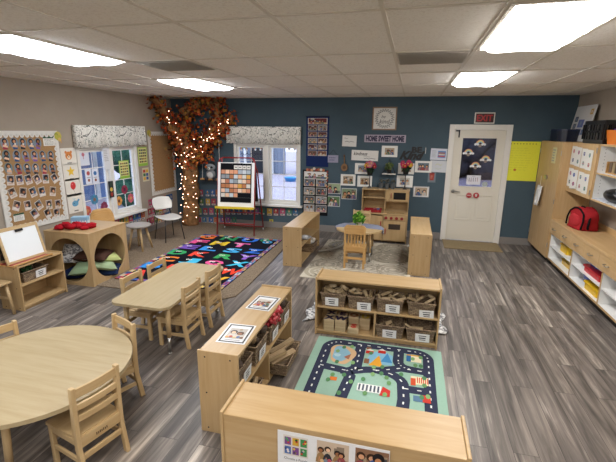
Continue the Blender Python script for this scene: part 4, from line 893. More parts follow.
sl = thing('fairy_lights', 'string of warm fairy lights wound around the autumn tree', 'string lights', (-4.62, 7.6, 0))
pts = []
for k in range(58):
    t_ = k/57; p = along(TP, .08+.6*t_); a = -PI/2+1.25*math.sin(k*1.05)+rnd.uniform(-.2,.2); r_ = .2-.03*t_; pts.append(p+V((r_*math.cos(a), r_*math.sin(a), .05*math.sin(k*2.3))))
p2 = [along(BC, .05+.55*k/17)+V((rnd.uniform(-.05,.05), -.17, .09*math.sin(k*2.1)-.06)) for k in range(18)]; p3 = [along(BD, k/10)+V((0,-.13,.06*math.sin(k*2.3)-.06)) for k in range(11)]
p4 = [along(BA, .05+.65*k/11)+V((.12+.04*math.sin(k*2), -.12, .03*math.sin(k*3))) for k in range(12)]
allp = [pts, p2, p3, p4]; m = MB()
for pl in allp: m.tube([p-V((-4.62,7.6,0)) for p in pl], .003, 5)
m.build('cord', 'brown_dark', sl); bulb_me = MB().ball((0,0,0), .007, n=8).build('bulb', 'bulb', sl, smooth=True); first = True
for pl in allp:
    for p in pl:
        o = bulb_me if first else bulb_me.copy()
        if not first: COL.objects.link(o)
        first = False; o.parent = sl; o.location = p-V((-4.62,7.6,0))+V((rnd.uniform(-.07,.07), -.014, rnd.uniform(-.08,.08)))
# raccoon on a swing
u, v = on_back(211, 176, 7.74); rc = thing('raccoon_decoration', 'grey raccoon figure sitting on a hanging wooden swing by the tree', 'decoration', (u, 7.74, v-.01))
MB().box(-.13, .13, -.03, .03, -.045, -.025).build('swing_bar', 'edge_x', rc, bevel=.004); MB().tube([(-.11,0,-.03),(-.1,.05,.55)], .003, 5).tube([(.11,0,-.03),(.1,.05,.55)], .003, 5).build('string', 'white_paint', rc)
rc.scale = (1.8, 1.4, 1.6); m = MB().ball((0,0,.03), .06, 0x8E9294, 14, (1,.7,1.1)).ball((0,-.025,.02), .042, 0xD9DAD8, 12, (1,.6,1.1)); m.ball((-.05,-.03,-.03), .025, 0x3A3C40, 8).ball((.05,-.03,-.03), .025, 0x3A3C40, 8); m.build('body', 'cloth', rc, smooth=True)
m = MB().ball((0,-.01,.12), .056, 0x9A9EA0, 14, (1.15,.85,.85)); m.ball((-.024,-.045,.122), .02, 0x2A2C30, 8, (1.2,.5,.8)).ball((.024,-.045,.122), .02, 0x2A2C30, 8, (1.2,.5,.8)).ball((0,-.055,.105), .018, 0xE6E6E2, 8).ball((0,-.072,.108), .007, 0x151515, 6)
for s_ in (-1, 1): m.ball((s_*.045,0,.165), .02, 0x4A4D50, 8, (1,.5,1.1))
m.build('head', 'cloth', rc, smooth=True)
# ================================================================== FURNITURE
def low_shelf(name, label, cx, cy, length, depth, h, rz, shelf_z, div=True, group='low maple storage shelves', lip=True):
    """local: long side along X, open front towards -Y, origin on the floor at the centre"""
    t = thing(name, label, 'shelf', (cx, cy, 0), rz, group); L, D, tk = length/2, depth/2, .018
    for s_ in (-1, 1):
        sp = MB().box(min(s_*L, s_*(L-tk)), max(s_*L, s_*(L-tk)), -D, D, 0, h).build('side_panel', 'maple_z', t, bevel=.004)
        sc = MB()
        for yy in (-D*.62, D*.62):
            for zz in (h*.93, h*.5, h*.06): sc.tube([(s_*(L-.001), yy, zz), (s_*(L+.0012), yy, zz)], .006, 8)
        sc.build('screw_cover', 'brown_dark', sp)
    zt = h-.012
    MB().box(-L+tk, L-tk, -D+.004, D-.004, zt-tk, zt).build('top_panel', 'maple_x', t, bevel=.002)
    MB().box(-L+tk, L-tk, D-.014, D-.006, .03, zt-tk).build('back_panel', 'maple_x', t)
    MB().box(-L+tk, L-tk, -D+.006, D-.014, shelf_z-.009, shelf_z+.009).build('shelf_board', 'maple_x', t, bevel=.002)
    MB().box(-L+tk, L-tk, -D+.006, D-.014, .035, .053).build('bottom_panel', 'maple_x', t, bevel=.002)
    MB().box(-L+tk, L-tk, -D+.03, -D+.045, .0, .035).build('plinth', 'maple_x', t)
    if div: MB().box(-.009+(.05 if div == 2 else 0), .009+(.05 if div == 2 else 0), -D+.008, D-.014, .053, shelf_z-.009).build('divider', 'maple_z', t, bevel=.002)
    return t
near = low_shelf('storage_shelf', 'low maple shelf seen from behind, with a photo sheet taped on its back', -.255, 1.75, 1.20, .29, .61, PI, .31)
mid = low_shelf('storage_shelf', 'low maple shelf with two laminated sheets lying on its top', -1.12, 2.71, 1.20, .285, .61, PI/2, .31)
blk = low_shelf('storage_shelf', 'low maple shelf of block baskets facing the road rug', -.24, 3.77, 1.18, .29, .61, 0, .30, div=1)
lsh = low_shelf('storage_shelf', 'low maple shelf between the alphabet rug and the round play table', -1.64, 6.18, 1.22, .29, .61, PI/2, .31)
rsh = low_shelf('storage_shelf', 'low maple shelf standing nearest the door mat', .2, 6.26, 1.22, .30, .61, -PI/2, .31)
wsh = low_shelf('storage_shelf', 'short maple shelf carrying the tabletop easel by the tan wall', -4.22, 3.57, .60, .31, .53, PI/2, .29, div=False)

# sheet on the back of the near shelf (faces the viewpoint)
o = thing('photo_sheet', 'white sheet of activity photos with captions taped to the shelf back', 'poster', M4=Matrix.Translation((-.275, 1.6035, .418)) @ Matrix(((1,0,0,0),(0,0,-1,0),(0,1,0,0),(0,0,0,1))))
MB().box(-.27, .27, -.175, .155, 0, .0015, 0xE3E4E6).build('paper', 'gloss', o)
def toys(p, x, y, w, h, seed, z):
    r = random.Random(seed); p.rect(x-w/2, x+w/2, y-h/2, y+h/2, z, 0xD6D0C8)
    for i in range(3):
        for j in range(2):
            cx = x-w*.32+i*w*.32; cy = y-h*.24+j*h*.46; p.rect(cx-w*.13, cx+w*.13, cy-h*.19, cy+h*.19, z+.0004, r.choice([0xB0363C, 0x4A6AA8, 0x3F8A50, 0xC9A03A, 0x7A4A8A, 0xC05A7A]))
            for q in range(3): p.disc(cx+r.uniform(-.09,.09)*w, cy+r.uniform(-.1,.1)*h, w*.05, z+.0008, r.choice([0xE0C04A, 0xC43A3A, 0x3A3A6A, 0x4AA060, 0xE8E0D8]), 8)
for k, (x, nn, cap) in enumerate([(-.178, 0, 'Choose a Puzzle'), (.005, 2, 'Take it to the table'), (.19, 1, '')]):
    pw = .125 if k == 0 else .155; p = MB()
    if nn == 0: toys(p, x, .078, pw, .115, 3, .002)
    else:
        people(p, pw, .125, .002, random.Random(k+3), nn+2, [0, 0xC9B49E, 0x8E6A52][k], x, .078)
        for q in range(6): p.disc(x-.05+q*.018, .03+.004*(q % 3), .011, .0055, [0xD9B88A, 0x7A8A9A, 0xC05A6A][q % 3], 8)
    if k == 2: p.disc(x+.02, .055, .04, .006, 0x2F5AA0, 12); p.disc(x+.03, .105, .028, .0064, 0x1E1A1C, 12); p.disc(x+.03, .09, .016, .0068, 0xC68A62, 10)
    f_ = p.build('photo_print', 'gloss', o)
    if cap: m = MB(); m.text(cap, x, .002 if k == 0 else -.002, .014, .0022, 0x2E2E30, w=pw*.95); m.build('caption_lettering', 'print', f_)
for k, x in enumerate((-.15, .03)):
    p = MB(); people(p, .125, .115, .002, random.Random(k+9), 2, None, x, -.1); p.build('photo_print', 'gloss', o)
# laminated sheets on the mid shelf
for k, (y, lab) in enumerate([(2.915, 'laminated picture sheet at the far end of the shelf top, of children building'), (2.375, 'laminated picture sheet at the near end of the shelf top, of children smiling')]):
    m = MB().box(-.102, .102, -.138, .138, 0, .0012, 0xE4E6E8); w, h = .18, .25
    for (a, b_, c, d) in ((-w/2, w/2, h/2-.014, h/2), (-w/2, w/2, -h/2, -h/2+.014), (-w/2, -w/2+.012, -h/2+.014, h/2-.014), (w/2-.012, w/2, -h/2+.014, h/2-.014)): m.rect(a, b_, c, d, .0016, 0x1E1E22)
    people(m, .125, .14, .0018, random.Random(44+k*5), 3-k, [0xC9C0B6, 0xBDB6B0][k]); m.rect(-.055, .055, -.1, -.088, .0018, 0x9A9AA0)
    for q in range(5): m.disc(-.05+.026*q, -.062+.008*(q % 2), .014, .0055, [0xD9A05A, 0xB8423A, 0xE0C89A, 0x4A6A9A, 0x7A5A44][q], 8)
    o = m.build('laminated_sheet', 'gloss', M4=TR(-1.11, y+.02, .599, .07 if k else -.04)); tag(o, lab, 'sheet')

# ---- baskets
def basket(name, label, x, y, z, w, d, h, rz, card=True, dark=False, group='woven baskets on the low shelves', cardc=(0, 0, 0)):
    t = thing(name, label, 'basket', (x, y, z), rz, group); m = MB(); n = 4
    def ringpts(k, s_): return [(sx*w/2*s_, sy*d/2*s_) for sx, sy in ((-1,-1),(1,-1),(1,1),(-1,1))]
    b0, b1 = ringpts(0, .86), ringpts(1, 1.0); i1, i0 = ringpts(1, .92), ringpts(0, .8)
    vs = [(px, py, 0) for px, py in b0]+[(px, py, h) for px, py in b1]+[(px, py, h) for px, py in i1]+[(px, py, .012) for px, py in i0]; fs = [(3,2,1,0),(12,13,14,15)]
    for k in range(4):
        q = (k+1) % 4; fs += [(k, q, 4+q, 4+k), (4+k, 4+q, 8+q, 8+k), (8+k, 8+q, 12+q, 12+k)]
    m.add(vs, fs); bd = m.build('woven_body', 'weave', t, bevel=.006)
    r_ = MB().tube([(-w/2,-d/2,h),(w/2,-d/2,h),(w/2,d/2,h),(-w/2,d/2,h),(-w/2,-d/2,h)], .008, 8); r_.build('rim', 'weave', t)
    if card:
        c = MB(); R = Matrix.Rotation(-.13, 3, 'X'); cw, ch = .13, .085
        c.cbox((0, 0, 0), (cw, .003, ch), 0xE8E8E8); e = [(-.035,.035,.022,.004),(-.03,.03,.0,.006),(-.025,.03,-.02,.004)]
        for (x0, x1, zz, hh) in e: c.add([(x0,-.0018,zz-hh),(x1,-.0018,zz-hh),(x1,-.0018,zz+hh),(x0,-.0018,zz+hh)], [(0,1,2,3)], 0x44444A)
        o = c.build('label_card', 'gloss', t); o.location = (cardc[0], -d/2*.95-.006+cardc[1], h*.46+cardc[2]); o.rotation_euler = (.09, cardc[2]*1.5, 0)
    return t
def block(name, label, mesh, loc, rot, group, cat='block', mat='block'):
    o = mesh.build(name, mat, bevel=.003); o.location = loc; o.rotation_euler = rot; return tag(o, label, cat, group)
def shape_mesh(k, s_=1.0):
    m = MB()
    if k == 0: m.cbox((0,0,0), (.1*s_, .04*s_, .028*s_), 0xDDB988)
    elif k == 1: m.prism([(-.045*s_,-.03*s_),(.045*s_,-.03*s_),(0,.045*s_)], -.015, .015, 0xDDB988)
    elif k == 2: m.tube([(-.05*s_,0,0),(.05*s_,0,0)], .019*s_, 12)
    elif k == 3:
        P = [(.055*math.cos(a*PI/10)*s_, .055*math.sin(a*PI/10)*s_) for a in range(11)]+[(.024*math.cos(a*PI/10)*s_, .024*math.sin(a*PI/10)*s_) for a in range(10,-1,-1)]
        m.prism(P, -.016, .016)
    elif k == 4: m.cbox((0,0,0), (.055*s_, .055*s_, .03*s_))
    else: m.cbox((0,0,0), (.15*s_, .036*s_, .022*s_))
    return m
KN = ['plank block', 'triangle block', 'rod block', 'arch block', 'square block', 'long block']
def fill(x, y, z, w, d, seed, kinds, nm, n=8, rise=.06):
    r = random.Random(seed)
    for k in range(n):
        kd = r.choice(kinds); px = x+(-.36+.72*((k % 4)/3))*w+r.uniform(-.01,.01); py = y+(-.24 if k < 4 else .2)*d+r.uniform(-.02,.02); pz = z+rise+r.uniform(-.012,.022)+(.012 if k % 2 else 0)
        block('wooden_block', f'{KN[kd]}, {ORD[k]} {nm}', shape_mesh(kd, .8), (px, py, pz), (r.uniform(-.8,.8), r.uniform(-.9,.9), r.uniform(0,3)), 'wooden blocks in the baskets')
BX = [-.655, -.385, -.11, .18]
names = ['directly above the X block', 'second on top', 'third on top', 'at the door end on top']
kind_sets = [[3,1,3], [4,0,1], [5,5,2], [2,0]]
for k, x in enumerate(BX):
    basket('woven_basket', f'woven basket with a white label, {names[k]} of the block shelf', x, 3.742, .309, .25, .215, .135, 0, cardc=((-.01,.035,.03,.05)[k], 0, (-.005,-.02,-.01,-.03)[k]))
    fill(x, 3.742, .309, .25, .2, 40+k, kind_sets[k], 'in the shelf basket '+names[k], 8, .125)
for k, x in enumerate([-.095, .19]):
    basket('woven_basket', ['brown woven basket low beside the divider of the block shelf', 'brown woven basket low at the door end of the block shelf'][k], x, 3.735, .053, .265, .22, .13, 0, cardc=((.0,.02)[k], 0, -.01))
    fill(x, 3.735, .053, .25, .2, 60+k, [[1,4],[5]][k], ['in the lower basket beside the divider', 'in the lower basket at the door end'][k], [3,2][k], .105)
# alphabet blocks on the lower level
lt = 0
def letter_block(x, y, z, ch, col, rz, label, s_=.105, hh=.06, tone=0xCFA97A):
    global lt; lt += 1
    m = MB().cbox((0,0,hh/2), (s_, s_, hh), tone); b0 = m.build('letter_block', 'block', bevel=.004); b0.location = (x, y, z); b0.rotation_euler = (0,0,rz); tag(b0, label, 'block', 'alphabet blocks on the lower level')
    m = MB(); m.text(ch, 0, 0, s_*.86, hh+.001, col, bold=.07)
    p = m.build('lettering', 'print', b0)
lb = [(-.69,3.685,'X',0x2A2546,.03,0),(-.575,3.69,'W',0x2A2546,-.03,0),(-.445,3.68,'S',0xB23A2E,.02,0),(-.69,3.80,'X',0x2A2546,.1,1),(-.575,3.80,'E',0x4A3A50,.0,0),(-.46,3.80,'O',0x8A5A3A,.05,1),(-.345,3.79,'U',0xB89A3A,-.04,1)]
for k, (x, y, ch, c, rz, hi) in enumerate(lb):
    base = .053; lab = 'wooden letter block with a dark letter '+ch
    if (k < 2): letter_block(x, y, base, ch, c, rz, f'wooden block beneath the front letter {ch} block, at the floor of the shelf', hh=.06)
    z = base+(.0605 if k < 2 else 0)
    where = ['on top of the stack at the shelf end', 'on top of the stack next to the end stack', 'of the front row nearest the divider', 'of the back row at the shelf end', 'of the back row second along', 'of the back row third along', 'of the back row nearest the divider'][k]
    letter_block(x, y, z, ch, c, rz, f'wooden letter block showing {ch}, {where}', hh=(.06 if k < 3 else .12))
# speckled cloth sticking out behind the block shelf
m = MB(); n = 24; vs = []; fs = []
for i in range(n+1):
    for j in range(8): vs.append((-.76+1.47*i/n+.03*math.sin(j*1.3)*(i in (0, n)), .05*math.sin(i*.5)*.3+.5*j/7-.1*(i < 3)*(1-i/3), .012+.006*math.sin(i*1.1+j*.9)))
fs = [(i*8+j, (i+1)*8+j, (i+1)*8+j+1, i*8+j+1) for i in range(n) for j in range(7)]
m.add(vs, fs); o = m.build('speckled_cloth', 'speckle', smooth=True); so = o.modifiers.new('t', 'SOLIDIFY'); so.thickness = .008; o.location = (-.26, 3.95, .002); tag(o, 'speckled white and grey cloth sticking out behind the block shelf', 'cloth')

# mid shelf contents (its open side faces +x)
MY = [2.25, 2.56, 2.87, 3.15]
for k, y in enumerate(MY):
    basket('woven_basket', ['brown woven basket at the near end of the laminated sheet shelf', 'brown woven basket second from the near end of the laminated sheet shelf', 'brown woven basket of red pieces in the laminated sheet shelf', 'brown woven basket at the far end of the laminated sheet shelf'][k], -1.085, y, .319, .25, .2, .16, PI/2, cardc=((.02,0,-.01,.02)[k], 0, -.01))
r = random.Random(77)
for k in range(14):
    m = MB().ball((0,0,0), .034, 0xB23A42, 10, (1,.8,.7)).ball((.03,0,.01), .02, 0xB23A42, 8).ball((-.01,.03,.0), .016, 0xB23A42, 8); o = m.build('red_toy_piece', 'plastic', smooth=True); o.location = (-1.035+.055*((k*5) % 7)/6, 2.87+.2*(k/13-.5), .319+.165+.04*(k % 3)); o.rotation_euler = (r.random()*3, r.random()*3, r.random()*3)
    tag(o, f'red plastic toy piece heaped in the basket, {ORD[k]} along the shelf', 'toy', 'red toy pieces in the basket')
for k in range(14):
    y = [2.2, 2.3, 2.52, 2.6, 3.1, 3.16, 3.2, 2.25, 2.17, 2.33, 2.5, 2.63, 3.08, 3.22][k]
    m = MB().ball((0,0,0), .034, [0x6A5440, 0x948064, 0x4A3E36][k % 3], 10, (1.2,.8,.8), .4); o = m.build('pine_cone', 'leaf', smooth=True); o.location = (-1.05+.03*((k % 3)-1)+.02*(k > 7), y, .319+.17+.02*(k % 2)+.02*(k > 7)); o.rotation_euler = (k, k*2, k)
    tag(o, f'brown natural lump in the {["near","near","second","second","far","far","far","near","near","near","second","second","far","far"][k]} basket, {ORD[k]} counted along the shelf', 'natural piece', 'brown natural pieces in the baskets')
for k, (y, lab) in enumerate([(2.4, 'brown woven basket low in the laminated sheet shelf, near end'), (2.95, 'brown woven basket of logs pulled out low at the far end of the shelf')]):
    basket('woven_basket', lab, [-1.08, -.985][k], y, [.053, .053][k], [.3, .4][k], [.2, .27][k], .11, PI/2, card=False)
for k, (x, y, z, L, rz, ry) in enumerate([(-.98,2.98,.185,.3,1.25,.08),(-.92,2.86,.17,.26,1.05,-.05),(-1.0,2.84,.18,.24,1.2,.05),(-.95,3.06,.17,.2,1.4,.0),(-.96,2.8,.215,.2,1.1,.05),(-1.06,2.36,.15,.2,1.5,.05),(-1.02,2.45,.155,.2,1.7,.0),(-1.03,2.33,.185,.18,1.5,.0)]):
    m = MB()
    if k < 5: m.prism([(L/2,-.024),(L/2,.024),(-L/2,.028),(-L/2,-.02)], -.016, .016)
    else: m.tube([(-L/2,0,0),(L/2,0,0)], .02, 12)
    o = m.build('wooden_log', 'drift', bevel=.003); o.location = (x, y, z); o.rotation_euler = (.3*(k % 2), ry, rz); tag(o, f'pale split wood piece in the low baskets, {ORD[k]} of the far to near run', 'wood piece', 'wood pieces in the low baskets')

# ---- tables
def table_leg(par, x, y, zt, splay=(0,0)):
    l = MB().tube([(x, y, zt), (x+splay[0]*.7, y+splay[1]*.7, zt*.34)], .021, 14).build('leg', 'chairwood_z', par, smooth=True)
    MB().tube([(x+splay[0]*.7, y+splay[1]*.7, zt*.34), (x+splay[0], y+splay[1], .012)], .014, 12).tube([(x+splay[0], y+splay[1], .012), (x+splay[0], y+splay[1], 0)], .019, 12).build('metal_foot', 'steel', l, smooth=True)
def rounded(w, l, r, n=6):
    P = []
    for cx, cy, a in ((w/2-r, l/2-r, 0), (-w/2+r, l/2-r, PI/2), (-w/2+r, -l/2+r, PI), (w/2-r, -l/2+r, PI*1.5)): P += [(cx+r*math.cos(a+PI/2*k/n), cy+r*math.sin(a+PI/2*k/n)) for k in range(n+1)]
    return P
rt = thing('classroom_table', 'rectangular pale wood child table beside the alphabet rug', 'table', (-2.235, 3.385, 0))
MB().prism(rounded(.58, 1.18, .085), .476, .5).build('tabletop', 'pale_y', rt, bevel=.006)
for sx in (-1, 1):
    for sy in (-1, 1): table_leg(rt, sx*.215, sy*.45, .476, (-sx*.0, sy*.015))
ro = thing('classroom_table', 'round pale wood child table with three chairs near the edge of the room', 'table', (-2.25, 1.83, 0))
MB().prism([(.565*math.cos(2*PI*k/72), .565*math.sin(2*PI*k/72)) for k in range(72)], .474, .5).build('tabletop', 'pale_x', ro, bevel=.007)
for k in range(4): a = math.radians(25+90*k); table_leg(ro, .42*math.cos(a), .42*math.sin(a), .474, (.05*math.cos(a), .05*math.sin(a)))
pt = thing('play_table', 'small round wooden play table with a grey blue cloth, by the toy kitchen', 'table', (-.73, 6.26, 0))
MB().prism([(.365*math.cos(2*PI*k/56), .365*math.sin(2*PI*k/56)) for k in range(56)], .48, .503).build('tabletop', 'chairwood_x', pt, bevel=.006)
for k in range(4): a = math.radians(45+90*k); table_leg(pt, .27*math.cos(a), .27*math.sin(a), .48, (.01*math.cos(a), .01*math.sin(a)))
# cloth laid across the play table: a strip whose ends drop over the rim
m = MB(); vs = []; fs = []; nx, ny = 36, 14
def cloth_pt(u, v):
    x, y = u, v; r_ = math.hypot(x, y); z = .508
    if r_ > .37: dr_ = r_-.37; k = .37+min(dr_, .012); s_ = k/r_; return (x*s_, y*s_, z-max(0, dr_-.008)*.92+.004*math.sin(9*math.atan2(y, x)))
    return (x, y, z+.0015*math.sin(14*x)*math.sin(11*y))
for i in range(nx+1):
    for j in range(ny+1): vs.append(cloth_pt(-.455+.91*i/nx, .02+.30*j/ny+.1*(1-abs(-1+2*i/nx))-.1))
fs = [(i*(ny+1)+j, (i+1)*(ny+1)+j, (i+1)*(ny+1)+j+1, i*(ny+1)+j+1) for i in range(nx) for j in range(ny)]
m.add(vs, fs, 0x8E93A6); o = m.build('tablecloth', 'cloth', smooth=True); so = o.modifiers.new('t', 'SOLIDIFY'); so.thickness = .004; o.location = (-.73, 6.26, 0); tag(o, 'grey blue cloth laid over the small round play table', 'cloth')
plant('potted_plant', 'bright green leafy plant standing on the small round play table', (-.75, 6.33, .512), .055, .07, 0xB9B2A4, .105, 260, [0x6FA83A, 0x4F8A2C, 0x8CC24E, 0x3E7426], .035, lz=.13)

# ---- chairs
def ladder_chair(name, label, loc, rz, group, w=.30, h=.61, seat=.29, wd='chairwood', stamp=True):
    t = thing(name, label, 'chair', loc, rz, group); x1 = w/2
    for s_ in (-1, 1):
        xa, xb = (s_*x1, s_*(x1-.026)) if s_ < 0 else (s_*(x1-.026), s_*x1)
        MB().prism_x([(-.185,0),(-.148,0),(-.116,seat*.72),(-.112,seat+.05),(-.128,h),(-.162,h),(-.152,seat+.05),(-.152,seat*.72)], xa, xb).build('back_leg', wd+'_z', t, bevel=.005)
        MB().box(xa, xb, .105, .14, 0, seat-.018).build('front_leg', wd+'_z', t, bevel=.004)
        MB().box(xa+.005, xb-.005, -.125, .11, .115, .145).build('side_stretcher', wd+'_y', t, bevel=.003)
        MB().box(xa+.005, xb-.005, -.125, .11, seat-.06, seat-.02).build('side_rail', wd+'_y', t, bevel=.003)
    MB().prism([(-x1+.012,-.13),(x1-.012,-.13),(x1+.002,.05),(x1+.002,.155),(-x1-.002,.155),(-x1-.002,.05)], seat-.018, seat).build('seat', wd+'_x', t, bevel=.005)
    a = x1-.02
    def slat(nm, z0, z1, off=0.0):
        yc = -.133-.018*(z0-seat)/(h-seat)+off; m = MB(); n = 8; vs = []
        for i in range(n+1): x = -a+2*a*i/n; b_ = -.012*(1-(2*i/n-1)**2); vs += [(x,yc-.008+b_,z0),(x,yc+.008+b_,z0),(x,yc+.008+b_,z1),(x,yc-.008+b_,z1)]
        fs = [(0,1,2,3),(4*n+3,4*n+2,4*n+1,4*n)]
        for i in range(n): fs += [(4*i+k, 4*i+(k+1) % 4, 4*i+4+(k+1) % 4, 4*i+4+k)[::-1] for k in range(4)]
        m.add(vs, fs); return m.build(nm, wd+'_x', t, bevel=.003)
    slat('top_rail', h-.07, h-.012); slat('back_slat', h-.15, h-.112); slat('back_slat', h-.225, h-.187)
    ap = MB().box(-a, a, -.148, -.128, seat-.075, seat-.005).build('rear_apron', wd+'_x', t, bevel=.003)
    if stamp:
        m = MB()
        for k in range(7): m.add([(-.035+k*.011,-.1487,seat-.052),(-.028+k*.011,-.1487,seat-.052),(-.028+k*.011,-.1487,seat-.034-.003*(k % 2)),(-.035+k*.011,-.1487,seat-.034-.003*(k % 2))], [(0,1,2,3)], 0x5A4632)
        m.build('stamped_mark', 'print', ap)
    MB().box(-a, a, .113, .131, seat-.06, seat-.02).build('front_rail', wd+'_x', t, bevel=.003)
    MB().box(-a, a, -.15, -.132, .13, .165).build('back_stretcher', wd+'_x', t, bevel=.003)
    MB().box(-a, a, .113, .13, .17, .2).build('front_stretcher', wd+'_x', t, bevel=.003)
    return t
grp = 'ladder back child chairs at the tables'
c0 = ladder_chair('child_chair', 'ladder back child chair turned away, closest of all, at the round table', (-1.825, 1.735, 0), PI/2-.25, grp)
def face(px, py, tx, ty): return math.atan2(ty-py, tx-px)-PI/2
dup(c0, (-2.075, 2.235, 0), PI-.37-.05, 'ladder back child chair at the round table, on the side facing the rectangular table')
dup(c0, (-2.667, 1.955, 0), -1.876, 'ladder back child chair peeking over the far side of the round table')
for (x, y, rz, lab) in [(-2.06, 3.175, PI/2, 'ladder back chair on the shelf side of the rectangular table, nearer the round table'), (-2.06, 3.615, PI/2, 'ladder back chair on the shelf side of the rectangular table, nearer the alphabet rug'),
                        (-2.455, 3.225, -PI/2, 'ladder back chair on the window side of the rectangular table, nearer the round table'), (-2.455, 3.64, -PI/2, 'ladder back chair on the window side of the rectangular table, nearer the alphabet rug')]:
    dup(c0, (x, y, 0), rz, lab)
q_ = dup(c0, (-.77, 6.74, 0), PI, 'child chair between the small play table and the toy kitchen', 'chairs at the play table'); q_.scale = (1, 1, 1.1)

def slat_chair(name, label, loc, rz):
    t = thing(name, label, 'chair', loc, rz, 'chairs at the play table'); w, h, seat = .31, .665, .32; x1 = w/2
    for s_ in (-1, 1):
        xa, xb = (s_*x1, s_*(x1-.03)) if s_ < 0 else (s_*(x1-.03), s_*x1)
        MB().box(xa, xb, -.15, -.115, 0, h-.04).build('back_leg', 'honey_z', t, bevel=.005); MB().box(xa, xb, .115, .15, 0, seat-.02).build('front_leg', 'honey_z', t, bevel=.004)
        MB().box(xa+.006, xb-.006, -.115, .115, .14, .17).build('side_stretcher', 'honey_y', t, bevel=.003)
    MB().box(-x1-.004, x1+.004, -.115, .165, seat-.02, seat).build('seat', 'honey_x', t, bevel=.006)
    a = x1-.03
    MB().prism([(-x1,h-.13),(x1,h-.13),(x1,h-.03),(x1-.03,h),(-x1+.03,h),(-x1,h-.03)], -.0, .03).build('top_rail', 'honey_x', t, bevel=.005).matrix_local = Matrix.Translation((0,-.117,0)) @ Matrix.Rotation(PI/2, 4, 'X')
    MB().box(-a, a, -.147, -.12, seat-.045, seat+.035).build('rear_apron', 'honey_x', t, bevel=.004)
    for k in range(5): x = -.09+.045*k; MB().box(x-.011, x+.011, -.139, -.127, seat+.03, h-.11).build('back_slat', 'honey_z', t, bevel=.002)
    MB().box(-a, a, -.142, -.122, .15, .185).build('back_stretcher', 'honey_x', t, bevel=.003); MB().box(-a, a, .122, .142, .17, .2).build('front_stretcher', 'honey_x', t, bevel=.003)
slat_chair('slat_back_chair', 'honey wood slat back chair with its back to the block shelf', (-.73, 5.83, 0), .03)
# wooden stool at the picture edge
st = thing('wooden_stool', 'small wooden stool beside the short shelf, mostly out of view', 'stool', (-4.27, 3.06, 0))
MB().box(-.17, .17, -.15, .15, .36, .385).build('seat', 'chairwood_x', st, bevel=.006)
for sx in (-1, 1):
    for sy in (-1, 1): MB().tube([(sx*.13, sy*.11, .36), (sx*.15, sy*.135, 0)], .017, 10).build('leg', 'chairwood_z', st, smooth=True)
MB().box(-.14, .14, .115, .13, .17, .2).build('stretcher', 'chairwood_x', st, bevel=.003)

# ---- play cube with round holes and cushions
cube = thing('play_cube', 'maple play cube with big round openings and cushions inside', 'play cube', (-4.2, 4.43, 0))
CW, CD, CH = .68, .70, .69
def holed(w, h, r, t, cy):
    m = MB(); n = 48
    def sq(a):
        c, s_ = math.cos(a), math.sin(a); k = min((w/2)/abs(c) if abs(c) > 1e-9 else 1e9, ((h-cy) if s_ > 0 else cy)/abs(s_) if abs(s_) > 1e-9 else 1e9); return (c*k, s_*k)
    angs = sorted(set([2*PI*k/n for k in range(n)]+[math.atan2(y, x) % (2*PI) for x in (-w/2, w/2) for y in (h-cy, -cy)])); N = len(angs)
    for z, flip in ((0, True), (t, False)):
        vs = [(r*math.cos(a), r*math.sin(a), z) for a in angs]+[(*sq(a), z) for a in angs]
        fs = [(k, N+k, N+(k+1) % N, (k+1) % N) for k in range(N)]; m.add(vs, [f[::-1] if flip else f for f in fs])
    m.add([(r*math.cos(a), r*math.sin(a), 0) for a in angs]+[(r*math.cos(a), r*math.sin(a), t) for a in angs], [(k, (k+1) % N, N+(k+1) % N, N+k)[::-1] for k in range(N)])
    m.add([(*sq(a), 0) for a in angs]+[(*sq(a), t) for a in angs], [(k, (k+1) % N, N+(k+1) % N, N+k) for k in range(N)])
    return m
for (M4_, wd_, nm) in [(Matrix(((1,0,0,0),(0,0,-1,-CD/2+.018),(0,1,0,.335),(0,0,0,1))), CW, 'front_panel'), (Matrix(((0,0,1,CW/2-.018),(1,0,0,0),(0,1,0,.335),(0,0,0,1))), CD-.036, 'side_panel')]:
    o = holed(wd_, CH-.0, .292, .018, .335).build(nm, 'maple_y', cube, bevel=.003); o.matrix_local = M4_
MB().box(-CW/2, CW/2, CD/2-.018, CD/2, 0, CH).build('back_panel', 'maple_z', cube, bevel=.003); MB().box(-CW/2, -CW/2+.018, -CD/2+.018, CD/2-.018, 0, CH).build('side_panel', 'maple_z', cube, bevel=.003)
MB().box(-CW/2-.004, CW/2+.004, -CD/2-.004, CD/2+.004, CH, CH+.018).build('top_panel', 'maple_x', cube, bevel=.004); MB().box(-CW/2+.02, CW/2-.02, -CD/2+.02, CD/2-.02, .014, .03).build('bottom_panel', 'maple_x', cube)
def cushion(name, label, loc, rot, s_, c, mat='cloth'):
    m = MB(); n = 14; vs = []; fs = []
    def P(i, j, sg):
        u, v = -1+2*i/n, -1+2*j/n; e = (1-u**4)*(1-v**4); pin = 1-.09*(1-e)*(abs(u*v)); k = sg*s_[2]/2*max(0, e)**.55; kx = 1-.07*(1-v*v)*0; return (u*s_[0]/2*(1-.08*(1-v*v)*abs(u)**3*-1*-1), v*s_[1]/2*(1-.08*(1-u*u)*abs(v)**3), k+.006*noise.noise(V((u*2.4, v*2.4, sg+s_[0]*7))))
    for sg in (-1, 1):
        o0 = len(vs); vs += [P(i, j, sg) for i in range(n+1) for j in range(n+1)]
        fs += [tuple(f if sg > 0 else f[::-1]) for f in [(o0+i*(n+1)+j, o0+(i+1)*(n+1)+j, o0+(i+1)*(n+1)+j+1, o0+i*(n+1)+j+1) for i in range(n) for j in range(n)]]
    m.add(vs, fs, c); o = m.build(name, mat, smooth=True); o.location = loc; o.rotation_euler = rot; return tag(o, label, 'cushion', 'cushions in the play cube')
